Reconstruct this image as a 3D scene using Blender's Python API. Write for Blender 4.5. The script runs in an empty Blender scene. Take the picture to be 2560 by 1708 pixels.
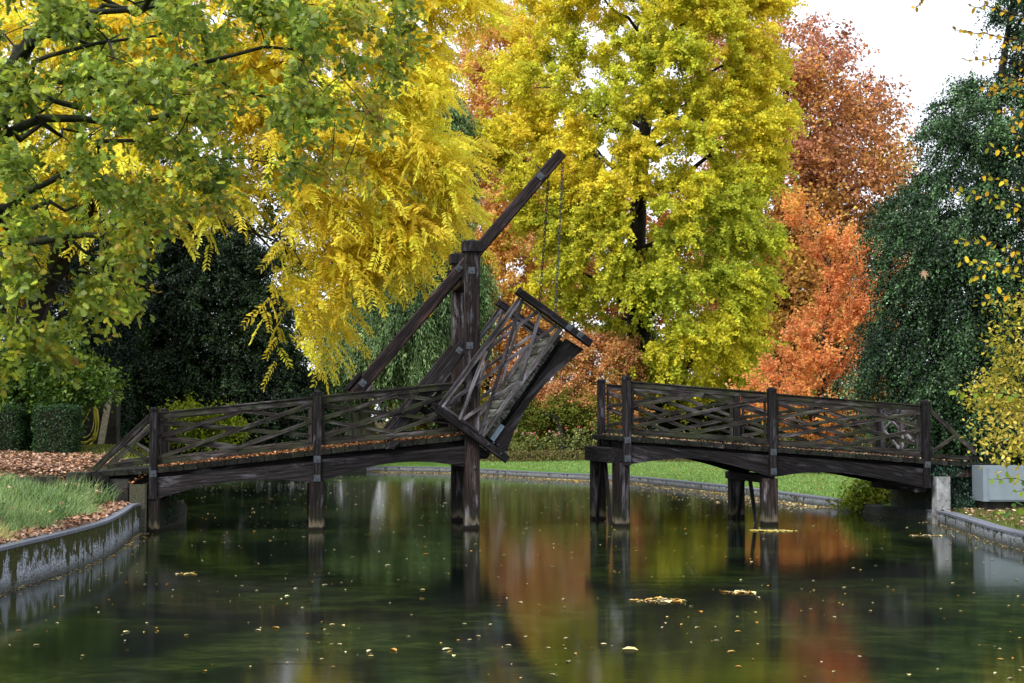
import bpy, math, random
import numpy as np
from mathutils import Vector, Matrix
from mathutils.geometry import delaunay_2d_cdt
PI = math.pi
scene = bpy.context.scene
# ------------------------------------------------------------------ camera
TH = math.atan(197/3555.6)
CAM = np.array([0.0, 0.0, 2.1])
cd = bpy.data.cameras.new('camera'); cam = bpy.data.objects.new('camera', cd)
scene.collection.objects.link(cam); scene.camera = cam
cam.location = CAM; cam.rotation_euler = (PI/2+TH, 0, 0)
cd.lens = 50; cd.sensor_width = 36; cd.clip_start = .1; cd.clip_end = 5000
# ------------------------------------------------------------------ world, sun
SUN_EL, SUN_AZ = math.radians(48), math.radians(215)
w = bpy.data.worlds.new("World"); scene.world = w; w.use_nodes = True
nt = w.node_tree; nt.nodes.clear()
sky = nt.nodes.new('ShaderNodeTexSky'); sky.sky_type = 'NISHITA'; sky.sun_disc = False
sky.sun_elevation = SUN_EL; sky.sun_rotation = SUN_AZ; sky.dust_density = 4; sky.air_density = 1
sc1 = nt.nodes.new('ShaderNodeVectorMath'); sc1.operation = 'SCALE'; sc1.inputs['Scale'].default_value = .10
mx = nt.nodes.new('ShaderNodeMix'); mx.data_type = 'RGBA'; mx.inputs[0].default_value = .8
mx.inputs[7].default_value = (.80, .83, .90, 1)      # even pale cloud cover
bg = nt.nodes.new('ShaderNodeBackground'); out = nt.nodes.new('ShaderNodeOutputWorld')
nt.links.new(sky.outputs[0], sc1.inputs[0]); nt.links.new(sc1.outputs[0], mx.inputs[6])
nt.links.new(mx.outputs[2], bg.inputs['Color']); bg.inputs['Strength'].default_value = 1.0
nt.links.new(bg.outputs[0], out.inputs[0])
sd = bpy.data.lights.new('sun', 'SUN'); sd.energy = 1.5; sd.angle = math.radians(14); sd.color = (1, .96, .9)
sun = bpy.data.objects.new('sun', sd); scene.collection.objects.link(sun)
# azimuth measured from +Y clockwise
sdir = Vector((math.sin(SUN_AZ)*math.cos(SUN_EL), math.cos(SUN_AZ)*math.cos(SUN_EL), math.sin(SUN_EL)))
sun.rotation_euler = sdir.to_track_quat('Z', 'Y').to_euler(); sun.location = (-20, -30, 60)
vs = scene.view_settings; vs.view_transform = 'Standard'; vs.look = 'None'; vs.gamma = 1
vs.use_curve_mapping = False; vs.exposure = 1.0
cy = scene.cycles; cy.max_bounces = 7; cy.diffuse_bounces = 4; cy.glossy_bounces = 3
cy.transmission_bounces = 4; cy.transparent_max_bounces = 6
cy.caustics_reflective = False; cy.caustics_refractive = False
cy.use_denoising = True

# ------------------------------------------------------------------ helpers
F = 3555.6
ct, st = math.cos(TH), math.sin(TH)
def ray(px, py):
    a = (np.asarray(px, float)-1280)/F; b = (854-np.asarray(py, float))/F
    return np.stack([a, ct-b*st, st+b*ct], -1)
def at(px, py, Y):                      # photo pixel -> world at depth Y
    d = ray(px, py); Y = np.asarray(Y, float)
    return CAM + d*(Y/d[..., 1])[..., None]
def on_z(px, py, z=0.0):
    d = ray(px, py); return CAM + d*((z-CAM[2])/d[..., 2])[..., None]
DS = 2560/2350.
def D(pts): return [(x*DS, y*DS) for x, y in pts]

def link(o, parent=None):
    scene.collection.objects.link(o)
    if parent is not None: o.parent = parent
    return o
def tag(o, label=None, cat=None, group=None, kind=None):
    if label: o['label'] = label
    if cat: o['category'] = cat
    if group: o['group'] = group
    if kind: o['kind'] = kind
    return o
def empty(name, loc=(0, 0, 0), **k):
    o = bpy.data.objects.new(name, None); o.location = [float(c) for c in loc]; link(o); o.empty_display_size = .3
    return tag(o, **k)
def meshobj(name, verts, faces, mat, parent=None, attrs=None, smooth=False):
    """verts world space; parent without rotation"""
    v = np.asarray(verts, np.float32).reshape(-1, 3)
    if parent is not None:
        p = parent; off = np.zeros(3)
        while p is not None: off = off+np.array(p.location); p = p.parent
        v = v-off.astype(np.float32)
    me = bpy.data.meshes.new(name)
    if isinstance(faces, np.ndarray):
        nf, k = faces.shape
        me.vertices.add(len(v)); me.vertices.foreach_set('co', v.ravel())
        me.loops.add(nf*k); me.loops.foreach_set('vertex_index', faces.astype(np.int32).ravel())
        me.polygons.add(nf); me.polygons.foreach_set('loop_start', np.arange(0, nf*k, k, dtype=np.int32))
        me.update(calc_edges=True)
    else:
        me.from_pydata([tuple(map(float, q)) for q in v], [], [list(map(int, f)) for f in faces]); me.update()
    if attrs:
        for an, (typ, data) in attrs.items():
            a = me.attributes.new(an, typ, 'POINT')
            a.data.foreach_set('color' if typ == 'FLOAT_COLOR' else 'vector', np.asarray(data, np.float32).ravel())
    if smooth: me.polygons.foreach_set('use_smooth', np.ones(len(me.polygons), bool))
    me.materials.append(mat)
    o = bpy.data.objects.new(name, me)
    return link(o, parent)

# ------------------------------------------------------------------ materials
def newmat(name):
    m = bpy.data.materials.new(name); m.use_nodes = True; n = m.node_tree; n.nodes.clear()
    o = n.nodes.new('ShaderNodeOutputMaterial'); return m, n, o
def N(n, t, **k):
    x = n.nodes.new(t)
    for a, b in k.items(): setattr(x, a, b)
    return x
def ramp(n, stops, src):
    r = N(n, 'ShaderNodeValToRGB'); cr = r.color_ramp
    while len(cr.elements) < len(stops): cr.elements.new(.5)
    for e, (p, c) in zip(cr.elements, stops):
        e.position = p; e.color = (*c, 1) if len(c) == 3 else c
    n.links.new(src, r.inputs[0]); return r.outputs[0]
def noise(n, vec, scale, detail=4, rough=.6, dist=0):
    x = N(n, 'ShaderNodeTexNoise'); x.inputs['Scale'].default_value = scale; x.inputs['Detail'].default_value = detail
    x.inputs['Roughness'].default_value = rough; x.inputs['Distortion'].default_value = dist
    if vec is not None: n.links.new(vec, x.inputs['Vector'])
    return x.outputs['Fac']
def mapping(n, vec, sc=(1, 1, 1)):
    m = N(n, 'ShaderNodeMapping'); m.inputs['Scale'].default_value = sc; n.links.new(vec, m.inputs['Vector']); return m.outputs[0]
def mixc(n, fac, a, b, mode='MIX'):
    m = N(n, 'ShaderNodeMix', data_type='RGBA', blend_type=mode)
    if isinstance(fac, (int, float)): m.inputs[0].default_value = fac
    else: n.links.new(fac, m.inputs[0])
    for i, c in ((6, a), (7, b)):
        if isinstance(c, tuple): m.inputs[i].default_value = (*c, 1)
        else: n.links.new(c, m.inputs[i])
    return m.outputs[2]
def math_(n, op, a, b=None, c=None):
    m = N(n, 'ShaderNodeMath', operation=op)
    for i, c_ in enumerate((a, b, c)):
        if c_ is None: continue
        if isinstance(c_, (int, float)): m.inputs[i].default_value = c_
        else: n.links.new(c_, m.inputs[i])
    return m.outputs[0]
def principled(n, o, col, rough=.8, bump=None, bdist=.01, spec=.3, metal=0, bstr=.6):
    p = N(n, 'ShaderNodeBsdfPrincipled')
    if isinstance(col, tuple): p.inputs['Base Color'].default_value = (*col, 1)
    else: n.links.new(col, p.inputs['Base Color'])
    if isinstance(rough, (int, float)): p.inputs['Roughness'].default_value = rough
    else: n.links.new(rough, p.inputs['Roughness'])
    p.inputs['Specular IOR Level'].default_value = spec; p.inputs['Metallic'].default_value = metal
    if bump is not None:
        b = N(n, 'ShaderNodeBump'); b.inputs['Distance'].default_value = bdist; b.inputs['Strength'].default_value = bstr
        n.links.new(bump, b.inputs['Height']); n.links.new(b.outputs[0], p.inputs['Normal'])
    n.links.new(p.outputs[0], o.inputs[0]); return p

def leaf_mat(name, trans=.35, gloss=.0, grough=.4):
    m, n, o = newmat(name)
    a = N(n, 'ShaderNodeAttribute', attribute_name='col').outputs['Color']
    d = N(n, 'ShaderNodeBsdfDiffuse'); t = N(n, 'ShaderNodeBsdfTranslucent')
    n.links.new(a, d.inputs[0]); n.links.new(a, t.inputs[0])
    mxs = N(n, 'ShaderNodeMixShader'); mxs.inputs[0].default_value = trans
    n.links.new(d.outputs[0], mxs.inputs[1]); n.links.new(t.outputs[0], mxs.inputs[2]); last = mxs
    if gloss:
        g = N(n, 'ShaderNodeBsdfGlossy'); g.inputs['Roughness'].default_value = grough
        g.inputs[0].default_value = (.9, .95, 1, 1)
        m2 = N(n, 'ShaderNodeMixShader'); m2.inputs[0].default_value = gloss
        n.links.new(last.outputs[0], m2.inputs[1]); n.links.new(g.outputs[0], m2.inputs[2]); last = m2
    n.links.new(last.outputs[0], o.inputs[0]); return m

def wood_mat(name, dark, mid, pale, palef=.62, waterline=False, moss=0.0):
    m, n, o = newmat(name)
    g = N(n, 'ShaderNodeAttribute', attribute_name='grain').outputs['Vector']
    fine = noise(n, mapping(n, g, (1.6, 30, 30)), 1, 5, .7, .3)
    streak = noise(n, mapping(n, g, (1.1, 14, 14)), 1, 4, .6, .4)
    patch = noise(n, mapping(n, g, (1.3, 5, 5)), 1, 5, .65, .5)
    c = ramp(n, [(.36, dark), (.52, mid), (.66, tuple(x*2.6 for x in mid))], fine)
    pf = ramp(n, [(palef-.05, (0, 0, 0)), (palef+.09, (1, 1, 1))], math_(n, 'ADD', math_(n, 'MULTIPLY', patch, .65), math_(n, 'MULTIPLY', streak, .35)))
    c = mixc(n, pf, c, mixc(n, fine, tuple(x*.45 for x in pale), tuple(min(1, x*1.35) for x in pale)))
    geo = N(n, 'ShaderNodeNewGeometry')
    tone = noise(n, mapping(n, g, (.12, .6, .6)), 1, 2, .5)
    c = mixc(n, 1.0, c, ramp(n, [(.30, (.45, .42, .44)), (.5, (.95, .95, .95)), (.68, (1.9, 1.85, 1.8))], tone), 'MULTIPLY')
    if moss:
        sx = N(n, 'ShaderNodeSeparateXYZ'); n.links.new(geo.outputs['Normal'], sx.inputs[0])
        mf = math_(n, 'MULTIPLY', ramp(n, [(.45, (0, 0, 0)), (.62, (1, 1, 1))], noise(n, geo.outputs['Position'], 3.1, 4)), moss)
        c = mixc(n, mf, c, (.055, .075, .025))
    if waterline:
        sx = N(n, 'ShaderNodeSeparateXYZ'); n.links.new(geo.outputs['Position'], sx.inputs[0])
        zz = math_(n, 'SUBTRACT', sx.outputs[2], math_(n, 'MULTIPLY', math_(n, 'SUBTRACT', streak, .5), .45))
        band = ramp(n, [(.0, (0, 0, 0)), (.05, (.0, .0, .0)), (.08, (1, 1, 1)), (.13, (.8, .8, .8)), (.22, (0, 0, 0))], zz)
        c = mixc(n, math_(n, 'MULTIPLY', band, .85), c, mixc(n, fine, (.03, .018, .012), (.42, .33, .24)))
        alg = ramp(n, [(.10, (1, 1, 1)), (.55, (0, 0, 0))], zz)
        c = mixc(n, math_(n, 'MULTIPLY', alg, .35), c, (.03, .045, .018))
        wet = ramp(n, [(.0, (1, 1, 1)), (.05, (1, 1, 1)), (.08, (0, 0, 0))], sx.outputs[2])
        c = mixc(n, wet, c, (.012, .009, .007))
    principled(n, o, c, ramp(n, [(.3, (.5, .5, .5)), (.7, (.85, .85, .85))], streak), math_(n, 'ADD', fine, math_(n, 'MULTIPLY', streak, .8)), .012, .14, bstr=.9)
    return m
M = {}
M['wood'] = wood_mat('weathered_wood', (.002, .002, .0022), (.011, .0095, .0105), (.10, .096, .112), .60)
M['woodrail'] = wood_mat('weathered_rail_wood', (.003, .0025, .0025), (.022, .018, .017), (.15, .14, .155), .575, moss=.35)
M['woodpale'] = wood_mat('pale_wood', (.010, .009, .009), (.045, .040, .041), (.22, .21, .24), .53)
M['woodpile'] = wood_mat('pile_wood', (.003, .002, .0025), (.018, .013, .012), (.19, .185, .21), .575, waterline=True)
M['woodbrown'] = wood_mat('brown_beam_wood', (.003, .0022, .0025), (.014, .010, .011), (.10, .055, .045), .57)
M['deckedge'] = wood_mat('dark_plank_wood', (.002, .002, .002), (.012, .012, .011), (.07, .07, .065), .60, moss=.15)
M['deckwood'] = wood_mat('deck_plank_wood', (.004, .004, .004), (.025, .026, .023), (.20, .21, .19), .52, moss=.3)

def simple(name, c1, c2, scale=8, rough=.8, bd=.01, spec=.3, metal=0, detail=6):
    m, n, o = newmat(name)
    geo = N(n, 'ShaderNodeNewGeometry').outputs['Position']
    f = noise(n, geo, scale, detail, .65)
    principled(n, o, ramp(n, [(.35, c1), (.65, c2)], f), rough, f, bd, spec, metal); return m
M['iron'] = simple('iron', (.035, .042, .052), (.085, .10, .12), 30, .5, .002, .5, .3)
M['chain'] = simple('chain_iron', (.02, .022, .025), (.07, .075, .085), 60, .5, .001, .5, .5)
M['zinc'] = simple('zinc_plate', (.10, .14, .18), (.20, .26, .33), 25, .45, .002, .5, .4)
M['cabinet'] = simple('painted_metal', (.19, .235, .275), (.22, .27, .31), 6, .45, .001, .5)
M['hose'] = simple('hose_rubber', (.42, .38, .02), (.60, .55, .04), 30, .4, .001, .5)
M['plank'] = simple('plank', (.16, .14, .09), (.30, .27, .19), 12, .8)
M['bark'] = simple('bark', (.008, .007, .006), (.045, .040, .034), 9, .9, .04)
M['mossbark'] = simple('mossy_bark', (.006, .006, .005), (.035, .042, .016), 7, .9, .04)
M['dirtwall'] = simple('dark_wall', (.012, .012, .011), (.05, .048, .042), 3, .9, .02)
M['stone'] = simple('mossy_stone', (.010, .011, .009), (.055, .06, .035), 7, .9, .02)
M['soil'] = simple('soil', (.010, .008, .006), (.035, .028, .018), 14, .95, .02)

def conif_bark():
    m, n, o = newmat('grey_bark')
    geo = N(n, 'ShaderNodeNewGeometry').outputs['Position']
    f = noise(n, mapping(n, geo, (9, 9, .9)), 1, 6, .65, .4)
    principled(n, o, ramp(n, [(.3, (.05, .05, .035)), (.5, (.20, .21, .15)), (.7, (.36, .36, .28))], f), .9, f, .08)
    return m
M['greybark'] = conif_bark()

def concrete_mat(name, lo, hi, mossf, top):
    m, n, o = newmat(name)
    P = N(n, 'ShaderNodeNewGeometry'); pos = P.outputs['Position']
    sp = N(n, 'ShaderNodeSeparateXYZ'); n.links.new(pos, sp.inputs[0])
    speck = noise(n, pos, 42, 5, .7)
    c = ramp(n, [(.42, lo), (.58, hi)], speck)
    v = N(n, 'ShaderNodeCombineXYZ'); n.links.new(sp.outputs[1], v.inputs[1]); n.links.new(sp.outputs[0], v.inputs[0])
    drip = noise(n, v.outputs[0], 3.1, 7, .78)         # hanging streaks: vary along the wall only
    blob = noise(n, pos, 6, 5, .7)
    h = math_(n, 'SUBTRACT', top, sp.outputs[2])        # distance below the top
    hn = math_(n, 'DIVIDE', h, max(top, .1))
    lim = math_(n, 'ADD', math_(n, 'MULTIPLY', math_(n, 'SUBTRACT', drip, .35), 3.6), math_(n, 'MULTIPLY', math_(n, 'SUBTRACT', blob, .5), 2.4))
    mf = ramp(n, [(.44, (0, 0, 0)), (.60, (1, 1, 1))], math_(n, 'ADD', math_(n, 'SUBTRACT', lim, hn), .5))
    mossc = ramp(n, [(.4, (.012, .014, .006)), (.6, (.07, .075, .012)), (.72, (.16, .16, .03))], noise(n, pos, 60, 3))
    c = mixc(n, math_(n, 'MULTIPLY', mf, mossf), c, mossc)
    low = ramp(n, [(.03, (1, 1, 1)), (.16, (0, 0, 0))], math_(n, 'ADD', sp.outputs[2], math_(n, 'MULTIPLY', math_(n, 'SUBTRACT', blob, .5), .16)))
    c = mixc(n, math_(n, 'MULTIPLY', low, .85), c, mixc(n, speck, (.012, .014, .010), (.09, .09, .06)))
    principled(n, o, c, .85, math_(n, 'ADD', speck, math_(n, 'MULTIPLY', mf, .8)), .012, .25); return m
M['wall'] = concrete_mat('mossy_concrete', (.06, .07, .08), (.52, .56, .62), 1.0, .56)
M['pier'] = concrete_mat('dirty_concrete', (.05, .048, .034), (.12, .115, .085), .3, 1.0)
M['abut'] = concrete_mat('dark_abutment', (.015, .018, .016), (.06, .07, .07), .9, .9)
M['kerb'] = simple('kerb_stone', (.10, .11, .14), (.20, .215, .26), 25, .8, .006)
M['postconc'] = simple('white_post', (.10, .10, .07), (.42, .44, .47), 5, .8, .01)

def ground_mat():
    m, n, o = newmat('ground_cover')
    pos = N(n, 'ShaderNodeNewGeometry').outputs['Position']
    a = N(n, 'ShaderNodeAttribute', attribute_name='col').outputs['Color']
    f = noise(n, pos, 9, 6, .7); f2 = noise(n, pos, .5, 4, .6)
    c = mixc(n, 1.0, a, ramp(n, [(.3, (.45, .45, .45)), (.7, (1.35, 1.35, 1.35))], f), 'MULTIPLY')
    c = mixc(n, 1.0, c, ramp(n, [(.3, (.85, .95, .8)), (.7, (1.1, 1.05, 1.0))], f2), 'MULTIPLY')
    principled(n, o, c, .95, f, .04, .1); return m
M['ground'] = ground_mat()

def water_mat():
    m, n, o = newmat('pond_water')
    pos = N(n, 'ShaderNodeNewGeometry').outputs['Position']
    big = noise(n, mapping(n, pos, (.35, .30, 1)), 1, 3, .55, .6)
    alg = noise(n, mapping(n, pos, (1.6, 3.2, 1)), 1, 8, .72, .5)
    fine = noise(n, mapping(n, pos, (6, 22, 1)), 1, 6, .7, .3)
    f = math_(n, 'ADD', math_(n, 'MULTIPLY', alg, .6), math_(n, 'MULTIPLY', fine, .4))
    c = ramp(n, [(.36, (.003, .006, .003)), (.50, (.015, .026, .007)), (.63, (.054, .072, .017))], f)
    c = mixc(n, ramp(n, [(.40, (0, 0, 0)), (.58, (1, 1, 1))], big), (.003, .006, .004), c)
    rip = noise(n, mapping(n, pos, (.7, 5.0, 1)), 1, 3, .5)
    p = principled(n, o, c, .09, rip, .0016, .5, bstr=.5)
    p.inputs['IOR'].default_value = 1.5
    return m
M['water'] = water_mat()
LEAF = {'plain': leaf_mat('autumn_leaf', .40), 'green': leaf_mat('green_leaf', .45, .02, .4),
        'ever': leaf_mat('evergreen_leaf', .18, .022, .45), 'needle': leaf_mat('conifer_spray', .2, .02, .5),
        'litter': leaf_mat('fallen_leaf', .1), 'grass': leaf_mat('grass_blade', .35, .02, .4),
        'petal': leaf_mat('petal', .3)}

# ------------------------------------------------------------------ beams in wood
class MB:
    def __init__(s): s.v = []; s.f = []; s.g = []; s.rnd = random.Random(7)
    def add(s, pts, faces, grain):
        b = len(s.v); s.v += [tuple(map(float, p)) for p in pts]; s.g += [tuple(map(float, q)) for q in grain]
        s.f += [tuple(b+i for i in f) for f in faces]
    def beam(s, a, b, w, h, side, ch=.012, taper=1.0):
        """box from a to b; w across 'side', h across the remaining axis"""
        a = np.array(a, float); b = np.array(b, float); ax = b-a; L = np.linalg.norm(ax); ax /= L
        sd_ = np.array(side, float); sd_ -= ax*np.dot(sd_, ax); sd_ /= np.linalg.norm(sd_); up = np.cross(sd_, ax)
        ch = min(ch, w*.3, h*.3)
        def sec(k):
            W, H = w/2*k, h/2*k
            return [(W-ch, -H), (W, -H+ch), (W, H-ch), (W-ch, H), (-W+ch, H), (-W, H-ch), (-W, -H+ch), (-W+ch, -H)]
        o = np.array([random.uniform(0, 40), random.uniform(0, 9), random.uniform(0, 9)])
        nseg = max(1, int(L/.5)); pts = []; gr = []
        for i in range(nseg+1):
            t = i/nseg; k = 1+(taper-1)*t
            for x, y in sec(k):
                pts.append(a+ax*L*t+sd_*x+up*y); gr.append(o+np.array([L*t, x, y]))
        fs = []
        for i in range(nseg):
            for j in range(8):
                fs.append((i*8+j, i*8+(j+1) % 8, i*8+8+(j+1) % 8, i*8+8+j))
        fs.append(tuple(range(7, -1, -1))); fs.append(tuple(nseg*8+j for j in range(8)))
        s.add(pts, fs, gr); return s
    def plate(s, outline, n, th):
        """outline: list of world points (planar), extruded by vector n*th both ways/2"""
        P = np.array(outline, float); n = np.array(n, float); k = len(P)
        o = np.array([random.uniform(0, 40), random.uniform(0, 9), random.uniform(0, 9)])
        d = P[np.argmax(np.linalg.norm(P-P[0], axis=1))]-P[0]; d /= np.linalg.norm(d); u = np.cross(n, d)
        pts = list(P-n*th/2)+list(P+n*th/2)
        gr = [o+np.array([np.dot(q-P[0], d), np.dot(q-P[0], u), np.dot(q-P[0], n)]) for q in pts]
        fs = [tuple(range(k)), tuple(range(2*k-1, k-1, -1))]+[(i, i+k, (i+1) % k+k, (i+1) % k) for i in range(k)]
        s.add(pts, fs, gr); return s
    def build(s, name, mat, parent=None, **k):
        return tag(meshobj(name, s.v, s.f, mat, parent, {'grain': ('FLOAT_VECTOR', s.g)}), **k)

def tube_arrays(paths, sides=6):
    """paths: list of (pts(n,3), radii(n)) -> verts, quad faces"""
    V = []; Fc = []; base = 0
    for P, R in paths:
        P = np.asarray(P, float); R = np.asarray(R, float); n = len(P)
        T = np.gradient(P, axis=0); T /= np.linalg.norm(T, axis=1)[:, None]+1e-9
        ref = np.tile([.31, .17, .93], (n, 1)); par = np.abs((T*ref).sum(1)) > .95; ref[par] = [1, 0, 0]
        U = np.cross(T, ref); U /= np.linalg.norm(U, axis=1)[:, None]; W = np.cross(T, U)
        an = np.arange(sides)*2*PI/sides
        ring = P[:, None]+R[:, None, None]*(np.cos(an)[None, :, None]*U[:, None]+np.sin(an)[None, :, None]*W[:, None])
        V.append(ring.reshape(-1, 3))
        i = np.arange(n-1)[:, None]*sides; j = np.arange(sides)[None]; j2 = (j+1) % sides
        f = np.stack([i+j, i+j2, i+sides+j2, i+sides+j], -1).reshape(-1, 4)+base
        Fc.append(f); base += n*sides
    return np.concatenate(V), np.concatenate(Fc)

# ------------------------------------------------------------------ leaves
TPL = {
 'diamond': ([(0, 0, 0), (.5, -.5, .08), (1, 0, 0), (.5, .5, .08)], [(0, 1, 2, 3)]),
 'fan': ([(0, 0, 0), (.85, -.55, .06), (1, 0, -.05), (.85, .55, .06)], [(0, 1, 2, 3)]),
 'oval': ([(0, 0, 0), (.33, -.42, .1), (.75, -.34, .08), (1, 0, -.04), (.75, .34, .08), (.33, .42, .1)], [(0, 1, 2, 3), (0, 3, 4, 5)]),
 'blade': ([(0, -.5, 0), (0, .5, 0), (.6, .32, .0), (.6, -.32, 0), (1, .04, -.22), (1, -.04, -.22)], [(0, 1, 2, 3), (3, 2, 4, 5)]),
}
_st = [(0, .04), (.14, .08), (.25, .32), (.33, .13), (.46, .48), (.55, .15), (.68, .56), (.76, .18), (.88, .36), (1.0, .08)]
_v = []
for _t, _w in _st:
    _v += [(_t, -_w, .10*_w*2), (_t, _w, .10*_w*2)]
TPL['oak'] = (_v, [(2*i, 2*i+2, 2*i+3, 2*i+1) for i in range(len(_st)-1)])
_m = [(0, 0, 0)]
for _k in range(5):
    _a = (-2+_k)*.62; _L = [.55, .8, 1.0, .8, .55][_k]
    _m += [(.18+.30*math.cos(_a-.26)*_L, .42*math.sin(_a-.3)*_L, .04), (.1+.9*math.cos(_a)*_L, .85*math.sin(_a)*_L, -.06), (.18+.30*math.cos(_a+.26)*_L, .42*math.sin(_a+.3)*_L, .04)]
TPL['palm'] = (_m, [(0, 1+3*i, 2+3*i, 3+3*i) for i in range(5)])

def leaves(name, C, A, Nn, L, W, shape, col, mat, parent=None, vjit=None, **k):
    tv, tf = TPL[shape]; tv = np.array(tv, float); tf = np.array(tf, int)
    n = len(C); A = A/(np.linalg.norm(A, axis=1)[:, None]+1e-9)
    Nn = Nn-A*(Nn*A).sum(1)[:, None]; Nn /= np.linalg.norm(Nn, axis=1)[:, None]+1e-9; S = np.cross(Nn, A)
    L = np.broadcast_to(L, (n,)); W = np.broadcast_to(W, (n,))
    V = C[:, None]+A[:, None]*(tv[None, :, 0, None]*L[:, None, None])+S[:, None]*(tv[None, :, 1, None]*W[:, None, None])+Nn[:, None]*(tv[None, :, 2, None]*L[:, None, None])
    kk = len(tv); Fc = (tf[None]+(np.arange(n)*kk)[:, None, None]).reshape(-1, tf.shape[1])
    cc = np.ones((n, kk, 4)); cc[:, :, :3] = np.clip(col, 0.001, .95)[:, None]
    return tag(meshobj(name, V.reshape(-1, 3), Fc, mat, parent, {'col': ('FLOAT_COLOR', cc.reshape(-1, 4))}), **k)

def srgb(c):
    c = np.array(c, float)/255
    return np.where(c <= .04045, c/12.92, ((c+.055)/1.055)**2.4)
def in_poly(P, pts):
    x, y = pts[:, 0], pts[:, 1]; ins = np.zeros(len(pts), bool); n = len(P)
    for i in range(n):
        x1, y1 = P[i]; x2, y2 = P[(i+1) % n]
        c = ((y1 > y) != (y2 > y)); xi = (x2-x1)*(y-y1)/((y2-y1) if y2 != y1 else 1e-9)+x1
        ins ^= c & (x < xi)
    return ins
def edge_dist(P, pts):
    d = np.full(len(pts), 1e9); n = len(P)
    for i in range(n):
        a = np.array(P[i], float); b = np.array(P[(i+1) % n], float); ab = b-a
        t = np.clip(((pts-a)@ab)/(ab@ab+1e-9), 0, 1); d = np.minimum(d, np.linalg.norm(pts-(a+t[:, None]*ab), axis=1))
    return d
def sample_poly(rng, P, n, inset=0):
    P = np.array(P, float); lo, hi = P.min(0), P.max(0); res = []
    tot = 0
    while tot < n:
        q = rng.uniform(lo, hi, (n*3, 2)); q = q[in_poly(P, q)]
        if inset: q = q[edge_dist(P, q) > inset*rng.uniform(.4, 1.2, len(q))]
        res.append(q); tot += len(q)
    return np.concatenate(res)[:n]
def lattice_noise(rng, Q, cell):
    ph = rng.uniform(0, 6.28, (8,)); x, y = Q[:, 0]/cell, Q[:, 1]/cell; v = 0
    for i in range(4):
        a = ph[i]; f = 1+.45*i; v = v+np.sin((x*math.cos(a)+y*math.sin(a))*f*3.1+ph[4+i]+1.3*np.sin((y*math.cos(a)-x*math.sin(a))*f*2.3))/(1+.3*i)
    return v/3
def crown_points(rng, poly, Y, T, n, inset=.35, front=.65, gap=None, holes=()):
    if gap is None: q = sample_poly(rng, poly, n, inset*F/Y)
    else:
        q = sample_poly(rng, poly, n*6, inset*F/Y); v = lattice_noise(rng, q, gap[0]*F/Y); q = q[v > gap[1]][:n]
        if len(q) < n: q = np.concatenate([q, q[rng.integers(0, len(q), n-len(q))]+rng.normal(0, 4, (n-len(q), 2))])
    for hl in holes:
        kq = ~in_poly(np.array(D(hl), float), q); q = q[kq]
    n = len(q)
    m = edge_dist(np.array(poly, float), q)*Y/F
    h = T*np.sqrt(1-(1-np.clip(m/T, 0, 1))**2)+.2
    sgn = np.where(rng.uniform(0, 1, n) < front, -1, 1)
    u = 1-np.abs(rng.normal(0, .38, n)); dy = sgn*h*np.clip(u, -.3, 1)
    return at(q[:, 0], q[:, 1], Y+dy)
def nrm(a): return a/(np.linalg.norm(a, axis=-1, keepdims=True)+1e-9)

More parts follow.
